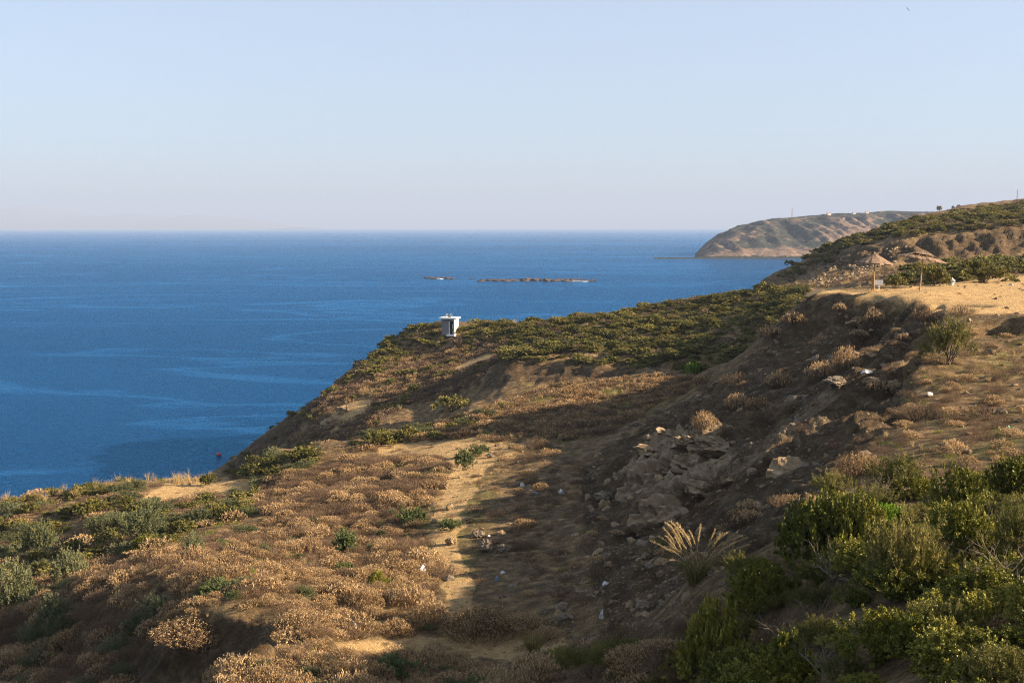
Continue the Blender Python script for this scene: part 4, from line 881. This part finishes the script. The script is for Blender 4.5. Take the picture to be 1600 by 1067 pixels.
# plumed grass clump
p = spot(1088, 912); kk = p.y / FPX
e = empty('plumed_grass', (p.x, p.y, p.z)); tag(e, 'tall golden plumed grass clump between the bank and the thicket', 'grass clump')
obj('blades', tuft('plumed_grass_blades', M['rush'], 401, 320, 0.85, 0.008, 0.8, 0.2), e)
def plume(seed):
    rs_ = np.random.default_rng(seed); H = 1.55; n_ = 14; t = np.linspace(0, 1, n_); bend = rs_.uniform(0.2, 0.75)
    c = np.stack([bend * t ** 2.4, 0.02 * np.sin(t * 5), H * (t - 0.12 * bend * t ** 3)], 1); parts = [(*strips(c[:-1], c[1:], 0.009, 0.008, rs_), np.full(n_ - 1, 0.45))]
    q = rs_.uniform(0.70, 1.0, 150); cc = np.stack([np.interp(q, t, c[:, j]) for j in range(3)], 1)
    d = np.stack([0.5 + rs_.normal(0, .25, 150), rs_.normal(0, .25, 150), 0.8 - 0.9 * (q - 0.7) + rs_.normal(0, .2, 150)], 1)
    parts.append((*leaves(cc, d, rs_.uniform(.05, .11, 150), 0.009, rs_), rs_.uniform(0.45, 1.0, 150)))
    V, F, ti = join(parts); return mesh_np('plume', V, F, M['straw'], attrs={'tint': ti})
PL = [plume(410 + i) for i in range(5)]; rs = random.Random(3)
for i in range(34):
    a = rs.choice([math.pi, math.pi, math.pi * 0.8, math.pi * 1.2, 0.2, -0.3]) + rs.gauss(0, .35); o = obj('plume', PL[i % 5], e, (rs.gauss(0, .1), rs.gauss(0, .1), 0)); s_ = rs.uniform(.6, 1.05)
    o.scale = (s_,) * 3; o.rotation_euler = (0, rs.uniform(0.0, 0.6), a)

# ------------------------------------------------------------------ rocks on the land
OUT = [(1010, 756, 52, 70, 0.5), (1032, 735, 44, 40, 0.2), (1050, 682, 30, 22, 0), (1018, 705, 30, 20, 0), (1085, 728, 62, 54, 0.3), (1042, 806, 56, 62, 0.7), (1010, 826, 26, 20, 0), (1008, 762, 36, 32, 0.3), (1102, 764, 34, 24, 0.1), (1070, 690, 36, 24, 0.1), (1125, 700, 50, 30, .2)]
c0 = spot(1040, 760); e = empty('rock_outcrop', c0); tag(e, 'tan and grey rock outcrop jutting from the shaded bank', 'rock outcrop')
for i, (px, py, wv, hv, ti) in enumerate(OUT):
    o = place_rock('rock', OUTROCKS[i % 5], px, py, wv * 2.1, hv * 1.25, None, rz=0.75 + 0.3 * math.sin(i * 2.3), tilt=0.3 + 0.2 * ti, sink=1.3, dpx=wv * 1.3); o.parent = e; o.location = o.location - c0
for i, (me_, px, py, wv, hv, lab) in enumerate([
    (ROCKS[0], 705, 850, 17, 14, 'orange boulder on the sunlit left edge of the path'), (ROCKS[1], 730, 816, 16, 12, 'tan boulder on the path above the orange one'), (ROCKS[2], 703, 796, 13, 12, 'tan stone at the left of the path below the long shadow'),
    (GROCKS[0], 762, 860, 24, 20, 'larger grey boulder of the shaded pair on the path'), (GROCKS[1], 784, 862, 20, 17, 'smaller grey boulder of the shaded pair on the path'), (GROCKS[2], 747, 838, 18, 14, 'grey boulder at the shadow edge above the shaded pair'),
    (GROCKS[3], 766, 715, 13, 9, 'dark stone on the sandy flat beside the green shrubs'), (ROCKS[3], 697, 763, 9, 10, 'small pale stone left of the path bend'), (ROCKS[4], 664, 775, 14, 9, 'pale stones at the top left of the path'),
    (ROCKS[0], 1397, 612, 20, 24, 'yellow sunlit boulder standing on the bank'), (ROCKS[1], 1362, 600, 24, 16, 'tan boulder left of the yellow one'), (GROCKS[1], 1306, 600, 36, 14, 'flat grey slab below the long heath hedge'),
    (GROCKS[2], 943, 780, 28, 17, 'grey boulder at the foot of the bank left of the outcrop'), (ROCKS[2], 1512, 708, 14, 11, 'pale stone on the sunlit rubble of the right slope'), (ROCKS[3], 1478, 700, 22, 9, 'flat tan stone on the rubble of the right slope'), (ROCKS[4], 1546, 552, 15, 8, 'flat pale stone below the pit on the right slope'),
    (ROCKS[1], 515, 668, 26, 22, 'yellowish rock at the lower edge of the hut slope'), (ROCKS[0], 535, 645, 20, 14, 'pale rock above the yellowish one on the hut slope'), (ROCKS[2], 880, 655 + 32, 18, 12, 'pale rock at the head of the shaded gully')]):
    place_rock('boulder', me_, px, py, wv, hv, lab, 'boulder', 'boulders lying on the hillside')

# ------------------------------------------------------------------ litter
def crumple(name, col, seed, sub=2):
    me_ = rock_mesh(name, plain_mat(name + '_plastic', col, 0.45, 0.06, 20, 0.4), seed, 0.9, 1.6, sub); return me_
WH = [crumple('white_bag', (0.5, 0.49, 0.48), 500 + i) for i in range(2)]; BL = crumple('blue_bag', (0.10, 0.17, 0.28), 510); GN_ = crumple('green_plastic', (0.08, 0.4, 0.2), 512)
for me_, px, py, wv, hv, lab, nm in [
    (WH[0], 661, 897, 11, 16, 'white crumpled plastic bag on the grass left of the path', 'plastic_bag'), (WH[1], 552, 980, 9, 10, 'grey-white plastic bag in the heath at bottom left of centre', 'plastic_bag'), (WH[0], 945, 915, 10, 8, 'pale lilac plastic bag in the shaded gully', 'plastic_bag'),
    (WH[1], 940, 966, 8, 15, 'white torn plastic strip in the lower shaded gully', 'plastic_strip'), (WH[0], 817, 760, 7, 7, 'white scrap at the upper shaded path', 'plastic_scrap'), (WH[1], 876, 771, 10, 7, 'white scrap in the shade at the bank foot', 'plastic_scrap'), (BL, 836, 771, 8, 4, 'blue plastic sheet lying in the shaded path', 'plastic_sheet'),
    (WH[0], 785, 897, 8, 6, 'bluish scrap among the shaded twigs', 'plastic_scrap'), (BL, 776, 906, 6, 7, 'small blue plastic bag behind the largest heath clump', 'plastic_bag'), (WH[1], 1184, 793, 9, 10, 'white scrap on the bank right of the outcrop', 'plastic_scrap'), (WH[0], 1352, 585, 18, 8, 'pale blue-white plastic sheet below the long heath hedge', 'plastic_sheet'),
    (WH[1], 1452, 618, 9, 6, 'white scrap on the right slope near the yellow boulder', 'plastic_scrap'), (WH[0], 1487, 446, 12, 12, 'white sack lying at the back of the sandy plateau', 'sack'), (GN_, 1576, 671, 8, 8, 'small bright green plastic bottle on the right slope', 'plastic_bottle'), (WH[1], 1580, 446, 6, 3, 'white scrap at the far right of the plateau', 'plastic_scrap'),
    (WH[0], 764, 838, 7, 3, 'thin white scrap beside the shaded boulders', 'plastic_scrap'), (WH[1], 653, 763, 6, 4, 'white scrap in the brown heath left of the path', 'plastic_scrap')]:
    place_rock(nm, me_, px, py, wv, hv, lab, 'litter', 'litter on the hillside', sink=0.35)

# ------------------------------------------------------------------ the white hut
M['whitewash'] = plain_mat('whitewash', (0.78, 0.78, 0.77), 0.85, 0.06, 3, 0.1); M['hutshade'] = plain_mat('shaded_whitewash', (0.22, 0.205, 0.20), 0.9, 0.12, 2.5, 0.1)  # front wall and lintel: shade put into the colour, greyer than the white walls
M['dark'] = plain_mat('dark_door', (0.03, 0.032, 0.035), 0.8, 0.2, 5); M['slab'] = plain_mat('roof_concrete', (0.66, 0.66, 0.66), 0.9, 0.08, 3)
p = spot(703, 521); hut = empty('hut', (p.x, p.y, p.z - 0.15), R(-14), 0.86); tag(hut, 'small white flat-roofed hut with a dark doorway on the ridge above the sea', 'hut')
def part(name, mat, parent, *boxes):
    mb_ = MB()
    for bx in boxes: mb_.box(*bx)
    return obj(name, mb_.mesh(name, mat), parent)
part('wall', M['hutshade'], hut, ((-0.55, -0.9, 1.35), (1.3, 0.18, 2.9))); part('wall', M['whitewash'], hut, ((1.2, -0.15, 1.35), (0.2, 2.5, 2.9))); part('wall', M['whitewash'], hut, ((-1.12, 0.2, 1.35), (0.16, 2.0, 2.9)))
part('wall', M['whitewash'], hut, ((0, 1.15, 1.35), (2.2, 0.16, 2.9))); part('lintel', M['hutshade'], hut, ((0.6, -0.9, 2.58), (0.98, 0.16, 0.46))); part('pillar', M['whitewash'], hut, ((0.2, -0.95, 1.2), (0.14, 0.22, 2.3)))
dr = part('door', M['dark'], hut, ((0.68, -0.6, 1.15), (0.84, 0.06, 2.3))); part('handle', M['slab'], dr, ((0.4, -0.66, 1.1), (0.05, 0.06, 0.16)))
part('panel', M['slab'], hut, ((0.70, -0.72, 1.1), (0.12, 0.04, 1.6), 0.2)); part('roof', M['slab'], hut, ((0.02, -0.05, 2.92), (3.1, 2.9, 0.24)))
part('step', M['slab'], hut, ((0.6, -1.3, -0.02), (1.5, 0.7, 0.3)))
mb = MB()
for sx in (-0.28, 0.28):
    mb = MB(); n_ = 10; ring = []
    for q in range(3):
        rr = (0.06, 0.14, 0.26)[q]; yy_ = (0.0, 0.22, 0.42)[q]
        ring += [(sx * 1.0 + rr * math.cos(2 * math.pi * i / n_) + sx * 0.6 * yy_, -yy_, 3.42 + rr * math.sin(2 * math.pi * i / n_)) for i in range(n_)]
    mb.add(ring, [(q * n_ + i, q * n_ + (i + 1) % n_, (q + 1) * n_ + (i + 1) % n_, (q + 1) * n_ + i) for q in range(2) for i in range(n_)] + [tuple(range(n_))])
    obj('roof_horn', mb.mesh('roof_horn', M['whitewash']), hut)
mb = MB(); mb.tube((0, 0, 3.0), (0, 0, 3.6), 0.05, 0.04, 6); mb.box((0, 0, 3.12), (0.5, 0.3, 0.16)); obj('horn_stand', mb.mesh('horn_stand', M['dark']), hut)

# ------------------------------------------------------------------ straw umbrellas on the plateau
M['thatch'] = plain_mat('weathered_thatch', (0.21, 0.145, 0.10), 0.95, 0.3, 9, 0.05, 0.8); M['pole'] = plain_mat('bleached_pole', (0.34, 0.24, 0.14), 0.85, 0.2, 6)
def umbrella(px, py, rpx, hpx, cpx, label, tilt, lean, gap, seed):
    p = spot(px, py); kk = p.y / FPX; r = rpx * kk; H = hpx * kk; ch_ = cpx * kk; rs_ = random.Random(seed)
    e = empty('straw_umbrella', p, 0); tag(e, label, 'beach umbrella', 'straw umbrellas on the plateau'); e.rotation_euler = (0, lean, 0)
    mb_ = MB(); mb_.path([(0, 0, -0.2), (0.01, 0, H * 0.5), (0, 0, H + 0.1)], 0.055, 0.045, 8); obj('pole', mb_.mesh('pole', M['pole']), e)
    N = 40; rings = [0.04, 0.25, 0.5, 0.75, 1.0]; V = []; F = []
    for lay in (0, 1):
        for q, t in enumerate(rings):
            for i in range(N):
                a = 2 * math.pi * i / N; jit = 1 + (rs_.uniform(-0.06, 0.08) if q == 4 else 0); rr = r * t * jit
                V.append((rr * math.cos(a), rr * math.sin(a), ch_ * (1 - t ** 0.9) + rs_.uniform(-.02, .02) - lay * 0.07 - (0.03 if q == 4 else 0)))
    m5 = 5 * N
    for q in range(4):
        for i in range(N):
            j = (i + 1) % N; a = 2 * math.pi * (i + .5) / N
            if gap and q == 2 and 2.6 < a < 4.9: continue
            F.append((q * N + i, q * N + j, (q + 1) * N + j, (q + 1) * N + i)); F.append((m5 + (q + 1) * N + i, m5 + (q + 1) * N + j, m5 + q * N + j, m5 + q * N + i))
    for i in range(N):
        j = (i + 1) % N; F.append((4 * N + i, 4 * N + j, m5 + 4 * N + j, m5 + 4 * N + i))
    F.append(tuple(range(N)))
    me_ = bpy.data.meshes.new('canopy'); me_.from_pydata(V, [], F); me_.update(); me_.materials.append(M['thatch'])
    c = obj('canopy', me_, e, (0, 0, H)); c.rotation_euler = tilt
    for i in range(6):
        a = math.pi / 3 * i; mb_ = MB(); mb_.tube((0, 0, ch_ * 0.86 - .08), (r * .93 * math.cos(a), r * .93 * math.sin(a), -0.03), 0.022, 0.016, 5); obj('rib', mb_.mesh('rib', M['pole']), c)
umbrella(1365, 453, 27, 43, 15, 'left straw umbrella, a neat peaked cone on a thin pole', (0.05, 0.06, 0.3), 0.0, False, 1)
umbrella(1437, 454, 34, 50, 14, 'right straw umbrella, tattered and tilted open on a leaning pole', (0.10, 0.05, 0.9), 0.06, True, 2)
p = spot(1373, 452); kk = p.y / FPX
e = empty('notice_board', p); tag(e, 'small pale board on a short post beside the left umbrella', 'notice board')
mb = MB(); mb.tube((0, 0, -0.1), (0, 0, 0.35), 0.03, 0.03, 6); obj('post', mb.mesh('post', M['slab']), e); mb = MB(); mb.box((0, 0, 0.5), (0.62, 0.05, 0.36)); obj('board', mb.mesh('board', plain_mat('pale_board', (0.42, 0.45, 0.5), 0.7)), e)
p = spot(1362, 453); mb = MB(); mb.path([(0, 0, -0.1), (0.02, 0, 0.5), (0, 0.01, 1.15)], 0.045, 0.035, 6); o = obj('wooden_stake', mb.mesh('wooden_stake', plain_mat('orange_wood', (0.40, 0.22, 0.07), 0.8)), None, p); tag(o, 'short orange wooden stake just left of the left umbrella pole', 'stake')

# ------------------------------------------------------------------ far masts, houses, trees, buoy, bird
M['mast'] = plain_mat('mast_steel', (0.40, 0.30, 0.29), 0.7, 0.1); M['house'] = plain_mat('pale_house', (0.68, 0.62, 0.56), 0.9, 0.05); M['tile'] = plain_mat('roof_tile', (0.34, 0.17, 0.11), 0.9, 0.1)
def mast(loc, H, wd, label):
    e = empty('lattice_mast', loc); tag(e, label, 'mast', 'masts on the skyline'); r_ = wd * 0.09
    for i in range(3):
        a = 2.1 * i; mb_ = MB(); mb_.tube((wd * math.cos(a), wd * math.sin(a), -1), (wd * .25 * math.cos(a), wd * .25 * math.sin(a), H), r_, r_, 4); obj('leg', mb_.mesh('leg', M['mast']), e)
    for k_ in range(8):
        z0, z1 = H * k_ / 8, H * (k_ + 1) / 8; w0, w1 = wd * (1 - .75 * k_ / 8), wd * (1 - .75 * (k_ + 1) / 8); mb_ = MB()
        for i in range(3): mb_.tube((w0 * math.cos(2.1 * i), w0 * math.sin(2.1 * i), z0), (w1 * math.cos(2.1 * i + 2.1), w1 * math.sin(2.1 * i + 2.1), z1), r_ * .6, r_ * .6, 3)
        o = obj('brace', mb_.mesh('brace', M['mast']), e); o['kind'] = 'stuff'
    mb_ = MB(); mb_.box((0.2, 0, H * 0.93), (wd * .5, wd * .4, H * .09)); obj('antenna', mb_.mesh('antenna', M['house']), e)
x_ = (1235 - 800) / FPX * CD; mast((x_, CD, headland_z(x_, CD) - 0.5), 13.5, 1.3, 'thin lattice mast on top of the distant headland')
p = Vector((ray(1589, 321)[0] * 648, 648, 0)); p.z = float(ground_z(p.x, p.y)[0]); mast(p, 9.0, 0.7, 'reddish lattice mast on the far hilltop at the right border')
def house(loc, wd, dp, ht, label, rz=0.2, name='house'):
    e = empty(name, loc, rz); tag(e, label, 'house', 'pale houses on the skyline')
    part('wall', M['house'], e, ((0, 0, ht / 2 - .5), (wd, dp, ht + 1)))
    mb_ = MB(); mb_.add([(-wd * .55, -dp * .56, ht), (wd * .55, -dp * .56, ht), (wd * .55, dp * .56, ht), (-wd * .55, dp * .56, ht), (-wd * .55, 0, ht + dp * .22), (wd * .55, 0, ht + dp * .22)], [(0, 1, 5, 4), (2, 3, 4, 5), (1, 2, 5), (3, 0, 4), (3, 2, 1, 0)]); obj('roof', mb_.mesh('roof', M['tile']), e)
    part('window', M['dark'], e, ((-wd * .22, -dp / 2 - .03, ht * .5), (wd * .14, .06, ht * .3))); part('door', M['dark'], e, ((wd * .2, -dp / 2 - .03, ht * .35), (wd * .14, .06, ht * .7)))
for px, dy, wd, lab in [(1292, -14, 5, 'pale house on the headland right of its mast'), (1331, -8, 3.4, 'small pale house in the middle of the headland crest'), (1351, -10, 4.2, 'pale house on the headland crest nearest the far hill'), (1316, -60, 3.6, 'pale building lower on the headland slope')]:
    x_ = (px - 800) / FPX * (CD + dy); house((x_, CD + dy, headland_z(x_, CD + dy)), wd, 3.6, 2.2, lab)
p = Vector((ray(1583, 321)[0] * 640, 640, 0)); p.z = float(ground_z(p.x, p.y)[0]); house(p, 2.6, 2.2, 1.2, 'tiny white building at the foot of the right-hand mast', 0.1, 'building')
for px, hv, wv, lab in [(1468, 11, 9, 'lone round tree on the far skyline, the tallest'), (1489, 6, 5, 'smallest tree on the far skyline'), (1498, 8, 10, 'wide tree right of the smallest on the far skyline'), (1510, 6, 9, 'low tree at the right end of the skyline row')]:
    a_, _b = ray(px, 331); D = 640; p = Vector((a_ * D, D, float(ground_z(a_ * D, D)[0]))); kk = D / FPX
    e = empty('skyline_tree', p); tag(e, lab, 'tree', 'trees on the far skyline')
    mb = MB(); mb.path([(0, 0, -.5), (.05, 0, hv * kk * .3), (0, .05, hv * kk * .7)], .18, .07, 6); mb.tube((.05, 0, hv * kk * .35), (.5, .2, hv * kk * .6), .07, .03, 4); mb.tube((.05, 0, hv * kk * .4), (-.5, -.2, hv * kk * .65), .07, .03, 4); obj('trunk', mb.mesh('trunk', M['stem']), e)
    o = obj('crown', FOL['maquis_far'][px % 4], e, (0, 0, hv * kk * .25)); o.scale = (wv * kk * .55, wv * kk * .55, hv * kk * .95)
D = HC * FPX / (716.5 - 357); mb = MB()
M['buoy'] = plain_mat('faded_red_buoy', (0.42, 0.06, 0.05), 0.5, 0.2, 4)
e = empty('buoy', (ray(342, 716)[0] * D, D, 0)); tag(e, 'small red float on the water beside the cliff foot', 'buoy')
o = obj('body', rock_mesh('buoy_body', M['buoy'], 77, 0.8, 0.15, 2, False), e, (0, 0, 0.1)); o.scale = (.42, .42, .36); mb.tube((0, 0, .3), (0.06, 0, .62), .06, .05, 6); obj('handle', mb.mesh('handle', M['dark']), e)
p = P(1419, 15, 400); mb = MB()
mb.add([(0, -.28, 0), (0, .3, .02), (-.07, 0, .05), (.07, 0, .05), (0, 0, -.06), (-.6, .05, .2), (.6, .05, .2), (-1.05, .22, .08), (1.05, .22, .08), (-.07, .18, .04), (.07, .18, .04), (-.1, .48, .02), (.1, .48, .02)],
       [(0, 3, 2), (0, 2, 4), (0, 4, 3), (1, 2, 3), (1, 4, 2), (1, 3, 4), (2, 5, 9), (5, 7, 9), (3, 10, 6), (6, 10, 8), (1, 11, 12)])
o = obj('gull', mb.mesh('gull', plain_mat('gull_feathers', (0.45, 0.46, 0.48), 0.9)), None, p); o.rotation_euler = (0.1, 0.5, 0.6); tag(o, 'tiny gull flying high in the sky at top right', 'bird')
